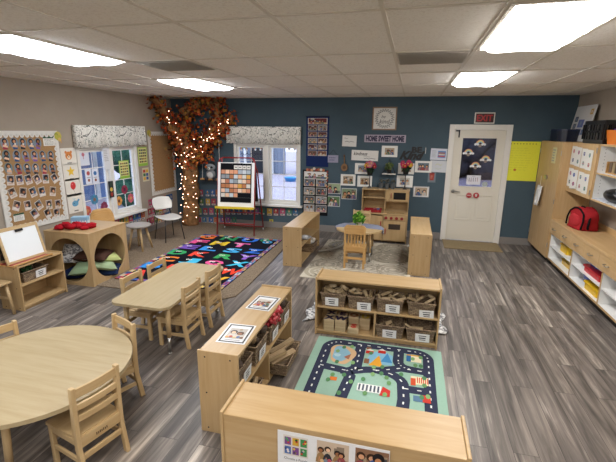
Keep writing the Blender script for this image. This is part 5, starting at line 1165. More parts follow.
cushion('cushion', 'navy cushion at the bottom of the play cube, showing at the front opening', (-4.3, 4.27, .1), (.05,-.1,.2), (.34,.34,.12), 0x1E2A4E)
cushion('cushion', 'dark navy cushion at the bottom of the play cube, towards the rug', (-4.0, 4.5, .09), (.1,.05,.5), (.33,.33,.11), 0x22304F)
cushion('cushion', 'sage green cushion at the front opening of the play cube', (-4.11, 4.23, .195), (.25,-.12,.3), (.33,.3,.1), 0x8FA682)
cushion('cushion', 'sage green cushion at the side opening of the play cube', (-3.98, 4.42, .185), (.1,.3,.9), (.31,.28,.1), 0x9CB08A)
cushion('cushion', 'pale lime cushion deep in the play cube', (-4.02, 4.55, .27), (.35,.2,1.2), (.3,.26,.09), 0xB5BE7E)
cushion('cushion', 'dark brown cushion lying on the others in the play cube', (-4.13, 4.42, .31), (.1,.05,.3), (.44,.34,.12), 0x4A342C)
cushion('cushion', 'spotted grey cushion leaning at the back of the play cube', (-4.37, 4.36, .33), (.75,.1,.5), (.36,.32,.11), 0xFFFFFF, 'speckle')
# things on the cube
m = MB(); r = random.Random(12)
for k in range(16): m.ball((-.19+.38*(k/15)+r.uniform(-.03,.03), r.uniform(-.08,.08), .025+.01*(k % 3)), r.uniform(.04,.062), 0xA81E2A, 12, (1.2,1,.6), .6)
o = m.build('red_cloth_toy', 'cloth', smooth=True); o.location = (-4.22, 4.29, .708); o.rotation_euler = (0,0,.35); tag(o, 'crumpled red soft toy lying on top of the play cube', 'toy')
for k, p in enumerate([(.12,-.02,.075),(.09,.05,.08)]): pass
o = thing('tissue_box', 'blue and white patterned box behind the red soft toy on the play cube', 'box', (-4.33, 4.48, .709), .5)
m = MB().box(-.1,.1,-.06,.06,0,.115,0x8FBBD8); 
m.build('box_body', 'print', o, bevel=.003); m = MB()
for k in range(6): m.add([(-.095+k*.032,-.0607,.0),(-.068+k*.032,-.0607,.0),(-.068+k*.032,-.0607,.05),(-.0815+k*.032,-.0607,.072),(-.095+k*.032,-.0607,.05)], [(0,1,2,3,4)], 0xE9EDF0)
for k in range(5): m.add([(.1007,-.055+k*.022,0),(.1007,-.038+k*.022,0),(.1007,-.038+k*.022,.05),(.1007,-.0465+k*.022,.07),(.1007,-.055+k*.022,.05)], [(0,1,2,3,4)], 0xE9EDF0)
m.rect(-.08,.08,-.04,.04,.1157,0xA9CDE4); m.build('pattern_print', 'print', o)

# ---- tabletop easel on the short shelf
te = thing('tabletop_easel', 'small wooden tabletop easel with a whiteboard on the short shelf', 'easel', (-4.19, 3.49, .518), PI/2-.03); te.scale = (.9,.9,.92)
# local: front faces -Y (towards the room), X runs along the shelf
MB().box(-.27, .27, -.135, -.115, .012, .03).box(-.27, .27, .115, .135, .012, .03).box(-.27, -.25, -.135, .135, 0, .014).box(.25, .27, -.135, .135, 0, .014).build('base_frame', 'edge_x', te, bevel=.003)
MB().box(-.25, .25, -.115, .115, .012, .02, 0xA33A38).build('red_tray', 'plastic', te)
for sg, nm in ((-1, 'front'), (1, 'rear')):
    R = Matrix.Translation((0, .118, .02)) @ Matrix.Rotation(.11, 4, 'X') if sg > 0 else Matrix.Translation((0, -.035, .02)) @ Matrix.Rotation(-.24, 4, 'X')
    m = MB(); H = .42; m.box(-.27, .27, -.01, .01, 0, .03).box(-.27, .27, -.01, .01, H-.03, H).box(-.27, -.238, -.01, .01, .03, H-.03).box(.238, .27, -.01, .01, .03, H-.03)
    f_ = m.build('board_frame', 'chairwood_x', te, bevel=.003); f_.matrix_local = R
    p = MB().box(-.24, .24, -.004, .004, .028, H-.028).build('whiteboard', 'whiteboard' if sg < 0 else 'brown_dark', te); p.matrix_local = R
    if sg < 0: p = MB().box(-.05, .05, -.022, -.008, H-.06, H-.03).build('board_clip', 'dark_metal', te, bevel=.003); p.matrix_local = R
basket('woven_basket', 'small grey woven basket with a paper tag on the short shelf', -4.2, 3.51, .299, .33, .2, .12, PI/2, cardc=(.06,0,.0), group='woven basket on the short shelf')
plant('toy_plant', 'dark green toy plant inside the basket on the short shelf', (-4.2, 3.47, .312), .03, .03, 0x2A3A2A, .07, 70, [0x2F5A34, 0x3E6E3C], .025, lz=.11)

# ---- adult stool, white chair, plywood chair
s1 = thing('round_stool', 'grey topped round stool with wooden legs under the side window', 'stool', (-4.36, 5.72, 0))
MB().lathe([(0,.4),(.17,.4),(.195,.415),(.195,.43),(.18,.44),(0,.442)], 32, col=0xA8A39E).build('seat', 'plastic', s1, smooth=False)
for k in range(4): a = PI/4+k*PI/2; MB().tube([(.1*math.cos(a), .1*math.sin(a), .4), (.19*math.cos(a), .19*math.sin(a), 0)], [.022,.016], 10).build('leg', 'chairwood_z', s1, smooth=True)
wc = thing('white_chair', 'white seated chair with thin black legs beside the tree', 'chair', (-4.25, 6.42, 0), -PI/2-.5)
def shell(nm, P, mat, col, th=.01):
    m = MB(); nu, nv = 12, 8; vs = [P(i/nu, j/nv) for i in range(nu+1) for j in range(nv+1)]
    m.add(vs, [(i*(nv+1)+j, (i+1)*(nv+1)+j, (i+1)*(nv+1)+j+1, i*(nv+1)+j+1) for i in range(nu) for j in range(nv)], col); o = m.build(nm, mat, wc if nm[:5] == 'white' else None, smooth=True); s_ = o.modifiers.new('t', 'SOLIDIFY'); s_.thickness = th; return o
def seatP(u, v):
    x, y = -1+2*u, -1+2*v; k = math.sqrt(1-.5*y*y*.6); q = math.sqrt(1-.5*x*x*.6); return (x*.2*k, y*.21*q, .425+.02*x*x-.012*y)
o = shell('white_seat', seatP, 'plastic', 0xE2E1DC); o.name = 'seat'
def backP(u, v):
    x, y = -1+2*u, -1+2*v; k = math.sqrt(1-.5*y*y*.6); q = math.sqrt(1-.5*x*x*.5); return (x*.19*k, -.2-.04*(y+1)+.05*x*x, .66+y*.115*q)
o = shell('white_back', backP, 'plastic', 0xE2E1DC); o.name = 'backrest'
MB().tube([(-.15,-.16,.42),(-.15,-.22,.55),(-.13,-.235,.68)], .009, 8).tube([(.15,-.16,.42),(.15,-.22,.55),(.13,-.235,.68)], .009, 8).build('back_frame', 'black', wc, smooth=True)
for sx in (-1, 1):
    for sy in (-1, 1): MB().tube([(sx*.14, sy*.14, .42), (sx*.19, sy*.2, 0)], .009, 8).build('leg', 'black', wc, smooth=True)
pc = thing('plywood_chair', 'bent plywood chair behind the play cube', 'chair', (-4.6, 5.27, 0), -PI/2-.4)
m = MB(); nu, nv = 12, 8
def ply(u, v):
    x, y = -1+2*u, -1+2*v; k = math.sqrt(1-.55*max(0, y)**2*1.0) if y > 0 else 1; return (x*.19*k, -.17+.05*x*x-.02*y, .61+y*.14)
m.add([ply(i/nu, j/nv) for i in range(nu+1) for j in range(nv+1)], [(i*(nv+1)+j, (i+1)*(nv+1)+j, (i+1)*(nv+1)+j+1, i*(nv+1)+j+1) for i in range(nu) for j in range(nv)]); o = m.build('backrest', 'honey_x', pc, smooth=True); o.modifiers.new('t', 'SOLIDIFY').thickness = .012
MB().prism(rounded(.38, .36, .06), .38, .395).build('seat', 'honey_y', pc, bevel=.004)
for sx in (-1, 1):
    MB().tube([(sx*.15,-.18,.7),(sx*.15,-.16,.38),(sx*.17,-.2,0)], .011, 8).build('back_leg', 'steel', pc, smooth=True); MB().tube([(sx*.15,.14,.38),(sx*.17,.18,0)], .011, 8).build('front_leg', 'steel', pc, smooth=True)

# ---- easel with colour card chart
ez = thing('floor_easel', 'red framed floor easel holding a black pocket chart', 'easel', (-3.2, 7.0, .0125), .1)
def E_pt(x, z): return (x, .02+.2*(z-.1)/1.3, z)     # front leg plane
m = MB()
for sx in (-1, 1): m.tube([E_pt(sx*.37, 0), E_pt(sx*.365, 1.36), (sx*.33, .25, 1.44), (sx*.28, .26, 1.46)], .013, 10)
m.tube([(-.28,.26,1.46),(.28,.26,1.46)], .013, 10); m.tube([E_pt(-.37,.22), E_pt(.37,.22)], .011, 8); m.tube([E_pt(-.37,.52), E_pt(.37,.52)], .011, 8); m.build('front_frame', 'red_metal', ez, smooth=True)
m = MB()
for sx in (-1, 1): m.tube([(sx*.3,.27,1.46),(sx*.37,.34,1.2),(sx*.41,.55,.05)], .013, 10)
m.tube([(-.41,.55,.06),(.41,.55,.06)], .011, 8); m.tube([(-.395,.495,.35),(.395,.495,.35)], .011, 8); m.build('rear_frame', 'red_metal', ez, smooth=True)
for sx in (-1, 1): MB().ball((sx*.41,.55,.022), .021, 0xD8D8D6, 12, (.6,1,1)).build('caster', 'plastic', ez, smooth=True)
tilt = math.atan2(.2, 1.3); BM = Matrix.Translation((0, .02+.2*.85/1.3-.018, .95)) @ Matrix.Rotation(PI/2-tilt, 4, 'X')
o = MB().box(-.36, .36, -.41, .43, -.008, .004, 0xE6E7E8).build('board', 'white_metal', ez, bevel=.003); o.matrix_local = BM
o = MB().box(-.34, .34, -.34, .4, -.02, -.012, 0x17181A).build('chalk_board', 'black', ez); o.matrix_local = Matrix.Translation((0, .40, .93)) @ Matrix.Rotation(PI/2+.14, 4, 'X')
MB().box(-.38, .38, -.03, .09, .52, .545, 0xE3C83A).box(-.38, .38, -.03, -.02, .545, .565, 0xE3C83A).build('yellow_tray', 'plastic', ez, bevel=.003)
ch = thing('pocket_chart', 'black pocket chart of colour cards on the easel board', 'chart', M4=Matrix.Translation((-3.2, 7.0, .0125)) @ Matrix.Rotation(.1, 4, 'Z') @ BM @ Matrix.Translation((0, .045, .005)))
m = MB().box(-.305, .305, -.37, .37, 0, .006, 0x17181C); m.build('backing', 'cloth', ch)
for k in range(7): MB().box(-.295, .295, -.285+k*.088, -.27+k*.088, .006, .009, 0x23252A).build('pocket_edge', 'gloss', ch)
CC = [0xE2B08A, 0xD8A24A, 0xE9CDB5, 0xB9785C, 0xC7D0D8, 0xB5764E, 0xE8C0A2, 0xA9B6C2, 0xDE9F7A, 0xD9D4CC, 0x8E969C, 0xC98A6C]
CNM = {0xE2B08A:'peach', 0xD8A24A:'gold', 0xE9CDB5:'cream', 0xB9785C:'terracotta', 0xC7D0D8:'pale blue', 0xB5764E:'tan brown', 0xE8C0A2:'light pink', 0xA9B6C2:'grey blue', 0xDE9F7A:'salmon', 0xD9D4CC:'ivory', 0x8E969C:'grey', 0xC98A6C:'clay'}
CM = ch.matrix_world.copy() if False else Matrix.Translation((-3.2, 7.0, .0125)) @ Matrix.Rotation(.1, 4, 'Z') @ BM @ Matrix.Translation((0, .045, .005))
k = 0
for row in range(7):
    for col in range(7):
        if row == 0 and col < 3: continue
        if row == 6 and col > 3: continue
        c = random.Random(row*17+col*5+3).choice(CC); k += 1; w = .076
        m = MB().box(-w/2, w/2, -.036, .036, 0, .0015, 0xDAD8D2 if row == 0 else c)
        if row == 0: m.rect(-.02,.02,-.008,.008,.002,0x5A5650)
        nm = 'white label' if row == 0 else CNM[c]+' colour'
        o = m.build('colour_card', 'print', M4=CM @ Matrix.Translation((-.25+col*.083, .295-row*.088, .0095)))
        tag(o, f'{nm} card in the easel chart, {ORD[row]} row from the top, {ORD[col]} along', 'card', 'colour cards in the easel chart')

# ---- play kitchen
kt = thing('play_kitchen', 'maple toy kitchen with oven, microwave and red knobs against the blue wall', 'play kitchen', (-.43, 7.32, 0))
KW, tk = .43, .016; KB = .5                        # half width, board, depth to the back (local y 0..KB)
for s_ in (-1, 1):
    xa, xb = sorted((s_*KW, s_*(KW-tk)))
    MB().prism_x([(0,0),(KB,0),(KB,.93),(.25,.93),(.25,.56),(0,.54)], xa, xb).build('side_panel', 'maple_z', kt, bevel=.003)
MB().box(-KW+tk, KW-tk, .0, KB, .52, .542).build('counter', 'maple_x', kt, bevel=.003); MB().box(-KW+tk, KW-tk, KB-.014, KB-.002, .02, .925).build('back_panel', 'maple_x', kt)
MB().box(-KW-.008, KW+.008, .235, KB, .93, .948).build('top_panel', 'maple_x', kt, bevel=.003); MB().box(-KW+tk, -.005, .255, KB-.014, .775, .79).build('shelf_board', 'maple_x', kt, bevel=.002)
MB().box(-.005, .011, .255, KB-.014, .542, .93).build('divider', 'maple_z', kt, bevel=.002); MB().box(.011, KW-tk, .255, KB-.014, .72, .735).build('shelf_board', 'maple_x', kt, bevel=.002); MB().box(-.012, .004, .005, KB-.014, .02, .52).build('divider', 'maple_z', kt, bevel=.002)
MB().box(-KW+tk, KW-tk, .01, KB-.014, .03, .046).build('bottom_panel', 'maple_x', kt)
d_ = MB().box(-KW+.022, -.012, -.014, .002, .05, .5).build('cabinet_door', 'maple_z', kt, bevel=.003); MB().tube([(-.04,-.016,.3),(-.04,-.034,.3),(-.04,-.034,.4),(-.04,-.016,.4)], .007, 8, 0xB0303A).build('door_pull', 'plastic', d_, smooth=True)
d_ = MB().box(.008, KW-.022, -.014, .002, .05, .42).build('oven_door', 'maple_z', kt, bevel=.003); MB().box(.1, .31, -.0165, -.012, .26, .36, 0x3A302A).build('oven_window', 'plastic', d_, bevel=.002); MB().tube([(.05,-.016,.17),(.05,-.034,.17),(.05,-.034,.27),(.05,-.016,.27)], .007, 8, 0xB0303A).build('door_pull', 'plastic', d_, smooth=True)
cp_ = MB().box(.008, KW-.02, -.012, .002, .425, .515).build('control_panel', 'maple_x', kt, bevel=.003)
for k in range(4): MB().tube([(.05+k*.093,-.012,.47),(.05+k*.093,-.034,.47)], .027, 14, 0x8A262A).build('knob', 'plastic', kt, smooth=False, bevel=.003)
md = MB().box(.085, KW-tk, .236, .252, .74, .925).build('microwave_door', 'maple_x', kt, bevel=.003); MB().box(.15, .37, .2345, .238, .77, .9, 0x151517).build('window_print', 'gloss', md, bevel=.004); MB().tube([(.11,.234,.8),(.11,.218,.8),(.11,.218,.88),(.11,.234,.88)], .006, 8, 0x9A2C30).build('door_pull', 'plastic', md, smooth=True)
MB().box(.013, .08, .238, .252, .74, .925).build('microwave_panel', 'maple_z', kt, bevel=.003)
m = MB()
for x in (.13, .29): m.ring(x, .12, .05, .07, .5428, 0xA98A5E, 24); m.disc(x, .12, .03, .5428, 0xB8986A, 18)
m.build('burner_print', 'print', kt)
sk = thing('red_dish_tray', 'red toy dish tray on the counter of the toy kitchen', 'toy', (-.64, 7.47, .543))
MB().box(-.16,.16,-.1,.1,0,.012,0x8E1C26).box(-.16,.16,-.1,-.088,.012,.05,0x8E1C26).box(-.16,.16,.088,.1,.012,.05,0x8E1C26).box(-.16,-.148,-.088,.088,.012,.05,0x8E1C26).box(.148,.16,-.088,.088,.012,.05,0x8E1C26).build('tray', 'plastic', sk, bevel=.003)
for k, (x, c, lab) in enumerate([(-.6,0x8A2C38,'small red toy cup in the red tray of the toy kitchen'), (-.54,0x4A4E7A,'small blue toy cup in the red tray of the toy kitchen')]):
    o = MB().lathe([(.022,0),(.03,.055),(.026,.055),(.018,.006),(0,.006)], 14, col=c).build('toy_cup', 'plastic', smooth=True); o.location = (x, 7.46, .556); tag(o, lab, 'toy')
# on the kitchen top
KT = .9485
for k, (px, lab) in enumerate([(381.0,'dark grey pot on the toy kitchen, nearest the sink end flowers'), (386.8,'dark grey pot in the middle of three on the toy kitchen'), (392.4,'dark grey pot on the toy kitchen, nearest the microwave flowers')]):
    u, _z = on_back(px, 190, 7.68); t = thing('herb_pot', lab, 'plant pot', (u, 7.68, KT), 0, 'grey pots on the toy kitchen'); MB().lathe([(.034,0),(.05,.1),(.046,.1),(.04,.085),(0,.085)], 18, col=0x5A5E60).build('pot', 'plastic', t); m = MB(); leafy(m, (0,0,.14), .05, 45, [0x4A4A44, 0x5E5C50, 0x6A6458], .02, random.Random(k)); m.build('foliage', 'leaf', t)
def flower_stick(px, lab, tall, sc=1.0):
    u, _z = on_back(px, 190, 7.7); t = thing('flower_arrangement', lab, 'flowers', (u, 7.7, KT), 0, 'pink flower arrangements on sticks'); 
    MB().lathe([(.04,0),(.035,.02),(.012,.035),(.01,.09),(.008,tall),(.02,tall+.005),(0,tall+.006)], 16, col=0x3A3634).build('candlestick', 'plastic', t, smooth=False)
    MB().lathe([(.045,tall),(.06,tall+.09),(.052,tall+.09),(0,tall+.08)], 18, col=0x151517).build('pot', 'plastic', t)
    m = MB(); r_ = random.Random(px); leafy(m, (0,0,tall+.1), .1*sc, 110, [0x1C3A22, 0x27502C, 0x20301E], .035, r_); m.build('foliage', 'leaf', t)
    m = MB()
    for k in range(12):
        c = r_.choice([0xA82A4C, 0xB83A62, 0xC07A8C, 0xC9A23E, 0xA82C3C, 0xA8325A]); d = V((r_.gauss(0,1), r_.gauss(0,.7)-.3, abs(r_.gauss(0,.8))+.1)).normalized()*.105*sc; p = d+V((0,0,tall+.15))
        for q in range(6): a = q*PI/3; m.ball(p+V((.022*math.cos(a), -.008, .022*math.sin(a))), .02, c, 6, (1,.6,1))
        m.ball(p+V((0,-.02,0)), .012, 0xE3C24A, 6)
    m.build('blossom', 'leaf', t); return t
flower_stick(369.2, 'pink flower arrangement on a stick, over the sink end of the toy kitchen', .24, .8)
flower_stick(404.6, 'pink and yellow flower arrangement on a stick, over the toy microwave', .28, .85)

# things in the shelf by the play table (open to +x)
def simple(name, mesh, mat, loc, rz, label, cat, group=None, smooth=True, bevel=0): o = mesh.build(name, mat, smooth=smooth, bevel=bevel); o.location = loc; o.rotation_euler = (0,0,rz); return tag(o, label, cat, group)
simple('metal_dish', MB().lathe([(0,0),(.07,.0),(.115,.035),(.11,.035),(.065,.006),(0,.006)], 24, col=0xB9BCC0).ball((0,0,.035), .06, 0xD6D8DA, 12, (1,1,.5)), 'plastic', (-1.57, 6.02, .32), 0, 'silver dish on the upper level of the shelf beside the play table', 'dish')
simple('dark_toy_figure', MB().ball((0,0,.05), .055, 0x2A2228, 12, (1,.8,.9)).ball((.01,0,.115), .035, 0x5A2A30, 10).ball((-.05,.02,.03), .03, 0x3A2A34, 8), 'cloth', (-1.58, 5.72, .319), 0, 'dark soft toy on the upper level of the shelf beside the play table', 'toy')
simple('red_toy_figure', MB().ball((0,0,.05), .04, 0x8E2F2A, 12, (.8,.8,1.2)).ball((0,0,.12), .028, 0xB4603A, 10), 'cloth', (-1.58, 5.68, .053), 0, 'reddish toy on the lower level of the shelf beside the play table', 'toy')
basket('woven_basket', 'dark woven basket holding a white soft toy low in the shelf by the play table', -1.56, 6.3, .053, .3, .22, .14, PI/2, card=False, group='woven basket by the play table')
m = MB(); r = random.Random(9)
for k in range(9): m.ball((r.uniform(-.06,.08), r.uniform(-.1,.1), r.uniform(.0,.06)), r.uniform(.03,.05), 0xC9C5BE, 10, (1,1,.8), .4)
simple('white_soft_toy', m, 'cloth', (-1.53, 6.3, .2), 0, 'white and grey soft toy bundle spilling from the dark basket', 'toy')
m = MB().tube([(-.1,-.12,.03),(-.02,-.05,.035),(.06,.02,.03),(.15,.1,.04),(.22,.2,.06),(.27,.26,.1)], [.018,.02,.018,.016,.018,.014], 10, 0xB4B1AA); simple('white_scarf', m, 'cloth', (-1.3, 6.45, .01), 0, 'white twisted scarf trailing on the circle rug', 'scarf')
m = MB().ball((0,0,0), .02, 0xE6E4E0, 8, (1,1.5,1)); simple('white_toy_piece', m, 'cloth', (.045, 6.0, .338), 0, 'small white toy poking from the shelf nearest the door mat', 'toy')

# ================================================================== CABINET WALL
FX = 2.15; CY1 = 6.78
tc = thing('tall_cabinet', 'tall two door wood laminate cabinet in the corner past the door', 'cabinet', (FX, 7.3, 0))
w0, w1 = CY1-7.3, WY-.015-7.3; dp = RX-FX-.004; TZ = 1.862
MB().box(0, dp, w0, w0+.02, .09, TZ).build('side_panel', 'cab_z', tc, bevel=.002); MB().box(0, dp, w1-.02, w1, .09, TZ).build('side_panel', 'cab_z', tc, bevel=.002)
MB().box(0, dp, w0+.02, w1-.02, TZ-.02, TZ).build('top_panel', 'cab_y', tc); MB().box(0, dp, w0+.02, w1-.02, .09, .11).build('bottom_panel', 'cab_y', tc); MB().box(dp-.01, dp, w0+.02, w1-.02, .11, TZ-.02).build('back_panel', 'cab_y', tc)
MB().box(.05, dp, w0+.01, w1-.005, 0, .09).build('toe_kick', 'brown_dark', tc)
wm = (w0+w1)/2
for k, (a, b_) in enumerate(((w0+.003, wm-.002), (wm+.002, w1-.003))):
    d_ = MB().box(-.02, -.001, a, b_, .095, TZ-.004).build('door', 'cab_z', tc, bevel=.002)
    hy = a+.012 if k == 0 else b_-.012
    for z in (.3, .98, 1.7): MB().box(-.027, -.019, hy-.012, hy+.012, z-.035, z+.035).build('hinge', 'steel', d_, bevel=.002)
MB().box(-.045, -.018, wm-.05, wm+.05, 1.27, 1.33).build('latch', 'steel', tc, bevel=.004)
note('yellow_note', 0, 0, .19, .24, 'left', 0, 'pale yellow note taped high on the tall cabinet door', 'note', head=None, seed=3, bg=0xD9D2A0).matrix_world = Matrix.Translation((FX-.0215, 7.1, 1.655)) @ wallM('right', 0, 0).to_3x3().to_4x4()
o = thing('hanging_papers', 'crumpled white papers hanging from the tall cabinet latch', 'paper', M4=Matrix.Translation((FX-.05, 7.47, 1.0)) @ wallM('right', 0, 0).to_3x3().to_4x4())
for k in range(2):
    m = MB(); n = 8; vs = [(-.1+.2*i/n+.02*k, -.16+.3*j/n-.03*k, .01+.014*k+.018*math.sin(i*.9+j*.4+k)) for i in range(n+1) for j in range(n+1)]; m.add(vs, [(i*(n+1)+j, (i+1)*(n+1)+j, (i+1)*(n+1)+j+1, i*(n+1)+j+1) for i in range(n) for j in range(n)], 0xE4E4E2); q = m.build('sheet', 'print', o, smooth=True); q.modifiers.new('t', 'SOLIDIFY').thickness = .0015
MB().tube([(0,.13,.0),(0,.3,.0)], .003, 6).build('string', 'white_paint', o)

ct = thing('base_cabinet', 'long low cabinet run with small drawers over white cubbies', 'cabinet', (FX, 0, 0)); Y0, Y1 = 1.6, CY1-.004
MB().box(.06, dp, Y0, Y1, 0, .1).build('toe_kick', 'brown_dark', ct); MB().box(.0, dp, Y0, Y1, .1, .12).build('bottom_panel', 'white_lam', ct); MB().box(-.004, .0, Y0, Y1, .098, .122).build('edge_band', 'cab_y', ct)
MB().box(dp-.012, dp, Y0, Y1, .12, .685).build('back_panel', 'white_lam', ct); MB().box(0, dp-.012, Y0, Y1, .485, .5).build('rail', 'white_lam', ct)
ydiv = [Y1-.02, 5.86, 4.95, 4.04, 3.13, 2.22]
for k, y in enumerate(ydiv):
    q = MB().box(.0, dp-.012, y-.01, y+.01, .12, .485).build('divider', 'white_lam', ct); MB().box(-.004, .0, y-.012, y+.012, .12, .5).build('edge_band', 'cab_z', q)
    if k: MB().box(.012, dp-.012, y+.01, ydiv[k-1]-.01, .295, .311).build('shelf_board', 'white_lam', ct)
yd = Y1
for k in range(12):
    a, b_ = yd-.43, yd-.004; d_ = MB().box(-.02, .3, a, b_, .505, .683).build('drawer', 'cab_y', ct, bevel=.003); yc = (a+b_)/2
    MB().tube([(-.018,yc-.045,.6),(-.043,yc-.045,.6),(-.047,yc-.03,.59),(-.047,yc+.03,.59),(-.043,yc+.045,.6),(-.018,yc+.045,.6)], .0055, 8).build('drawer_pull', 'steel', d_, smooth=True); yd -= .43
tp = thing('worktop', 'long tan laminate worktop over the drawers and cubbies', 'worktop', (FX, 0, .6875)); MB().box(-.025, dp, Y0, Y1, 0, .033).build('top_slab', 'cab_y', tp, bevel=.003); MB().box(dp-.018, dp, Y0, Y1, .033, .1).build('splash_strip', 'cab_y', tp, bevel=.002)

ux = 2.27; up = thing('wall_cabinet', 'wood wall cabinet hung with drawings beside the tall cabinet', 'cabinet', (ux, (5.9+CY1)/2, 1.16)); hw = (CY1-.004-5.9)/2; ud = RX-ux-.003
MB().box(0, ud, -hw, hw, 0, .02).build('bottom_panel', 'cab_y', up); MB().box(0, ud, -hw, hw, .68, .70).build('top_panel', 'cab_y', up); MB().box(0, ud, -hw, -hw+.018, .02, .68).build('side_panel', 'cab_z', up); MB().box(0, ud, hw-.018, hw, .02, .68).build('side_panel', 'cab_z', up)
d_ = MB().box(-.02, -.001, -hw+.002, hw-.002, .003, .698).build('door', 'cab_z', up, bevel=.002)
for z in (.09, .62): MB().box(-.027, -.019, -hw+.003, -hw+.028, z-.035, z+.035).build('hinge', 'steel', d_, bevel=.002)
MB().tube([(-.018,.1,.07),(-.04,.1,.07),(-.045,.12,.06),(-.045,.17,.06),(-.04,.19,.07),(-.018,.19,.07)], .005, 8).build('door_pull', 'steel', d_, smooth=True)
us = thing('open_wall_shelf', 'open white wall shelves with tan edging above the worktop', 'shelf', (ux, 0, 1.16)); a, b_ = 2.4, 5.896
MB().box(0, ud, a, b_, 0, .02).build('bottom_board', 'white_lam', us); MB().box(0, ud, a, b_, .68, .70).build('top_board', 'white_lam', us); MB().box(.0, ud, a, b_, .335, .353).build('shelf_board', 'white_lam', us); MB().box(ud-.01, ud, a, b_, .02, .68).build('back_panel', 'white_lam', us)
q = MB().box(0, ud, b_-.018, b_, .02, .68).build('side_panel', 'white_lam', us); MB().box(0, ud, 4.2, 4.218, .02, .68).build('side_panel', 'white_lam', us)
MB().box(-.006, 0, a, b_, -.001, .022).box(-.006, 0, a, b_, .679, .701).box(-.006, 0, a, b_, .334, .354).box(-.006, 0, b_-.019, b_, .022, .679).build('edge_band', 'cab_y', us)
m = MB()
for j in range(14):
    for xx in (.06, ud-.07): m.add([(xx+.005*math.cos(t_*PI/3), b_-.0185, .09+j*.042+.005*math.sin(t_*PI/3)) for t_ in range(6)], [(0,1,2,3,4,5)], 0x6A6A6A)
m.build('peg_hole_print', 'print', q)
# drawings on the wall cabinet door
RM = wallM('right', 0, 0).to_3x3().to_4x4()
k = 0
for row, z in enumerate([1.68, 1.37]):
    for col, y in enumerate([6.66, 6.48, 6.28, 6.1]):
        r = random.Random(k+50); m = MB().box(-.09, .09, -.13, .13, 0, .0015, 0xE3E1DA)
        for (dx, dy) in [(-.005,.06),(.005,-.065)]:
            c = r.choice([0x4A6AA8, 0xA84A7A, 0x5A5A8A, 0xC0605A, 0x4A7A6A]); m.ring(dx, dy, .012, .028, .002, c, 14); m.rect(dx-.03, dx+.03, dy-.006, dy+.004, .0024, r.choice([0x6A6AA0, 0xB0607A, 0x55606A])); m.strip([(dx-.025,dy+.025),(dx,dy-.02),(dx+.025,dy+.025)], .007, .0027, c)
        o = m.build('child_drawing', 'print', M4=Matrix.Translation((ux-.0225-(.012 if row and col == 1 else 0), y, z-.01*col)) @ RM @ Matrix.Rotation([0,.06,-.02,.03][col]*(1 if row else -.5), 4, 'Z') @ Matrix.Rotation(.12 if row and col == 1 else 0, 4, 'Y'))
        tag(o, f'child drawing on the wall cabinet door, {["upper","lower"][row]} row, {ORD[col]} from the tall cabinet', 'drawing', 'child drawings on the wall cabinet'); k += 1

# things on the worktop, shelves and cabinet tops
bp = thing('backpack', 'bright red backpack with black trim sitting on the tan worktop', 'backpack', (2.34, 6.2, .7215), -PI/2+.12); bp.scale = (1.05, 1.0, .9)
m = MB(); n = 20; vs = []; fs = []; mm = 14
for j in range(mm+1):
    t_ = j/mm; z = .33*t_; w = .205*(1-.08*math.cos(t_*PI))*(math.sqrt(max(0, 1-max(0, (t_-.55)/.45)**2.6)) if t_ > .55 else 1); d = .135*(1-.35*t_)
    for i in range(n): a_ = 2*PI*i/n; ca, sa = math.cos(a_), math.sin(a_); e = .45; vs.append((w*math.copysign(abs(ca)**e, ca)+.008*noise.noise(V((ca*2, sa*2, t_*4))), d*math.copysign(abs(sa)**e, sa)+.012*noise.noise(V((sa*3, ca*3, t_*5))), z))
for j in range(mm): fs += [(j*n+i, j*n+(i+1) % n, (j+1)*n+(i+1) % n, (j+1)*n+i) for i in range(n)]
fs += [tuple(range(n-1,-1,-1))]; m.add(vs, fs, 0xA3282E); m.build('bag_body', 'cloth', bp, smooth=True)
m = MB(); P = [(-.19,-.12,.02),(-.2,-.11,.14),(-.17,-.1,.24),(-.08,-.098,.3),(0,-.098,.315),(.08,-.098,.3),(.17,-.1,.24),(.2,-.11,.14),(.19,-.12,.02)]; m.tube(P, .012, 8, 0x17171A); m.build('zip_trim', 'cloth', bp, smooth=True)
MB().ball((0,-.115,.12), .12, 0xB3343A, 16, (1.15,.28,.85)).build('front_pocket', 'cloth', bp, smooth=True)
MB().tube([(-.05,-.03,.31),(-.03,-.03,.335),(.03,-.03,.335),(.05,-.03,.31)], .009, 8, 0x17171A).build('top_loop', 'cloth', bp, smooth=True); MB().tube([(-.21,-.02,.03),(-.24,-.03,.1),(-.22,-.02,.2)], .014, 8, 0x17171A).tube([(.19,-.03,.03),(.235,-.06,.06),(.2,-.03,.2)], .014, 8, 0x17171A).build('strap', 'cloth', bp, smooth=True)
simple('white_bottle', MB().lathe([(0,0),(.03,0),(.032,.02),(.032,.13),(.02,.16),(.02,.185),(0,.185)], 16, col=0xDADCDD), 'plastic', (2.38, 6.5, .7215), 0, 'white bottle behind the red backpack on the worktop', 'bottle')
o = thing('wall_outlet', 'white wall outlet with dark plugs over the worktop', 'outlet', M4=wallM('right', 5.74, .93, .001)); MB().box(-.045,.045,-.06,.06,0,.006,0xE6E6E4).build('plate', 'plastic', o, bevel=.002); MB().box(-.02,.02,.008,.04,.006,.035,0x1A1A1C).box(-.02,.02,-.04,-.008,.006,.03,0x1A1A1C).build('plug', 'plastic', o, bevel=.004)
MB().tube([(0,.02,.03),(.02,-.03,.05),(-.05,-.1,.03),(-.1,-.12,.02)], .005, 6, 0x1A1A1C).build('cord', 'plastic', o, smooth=True)
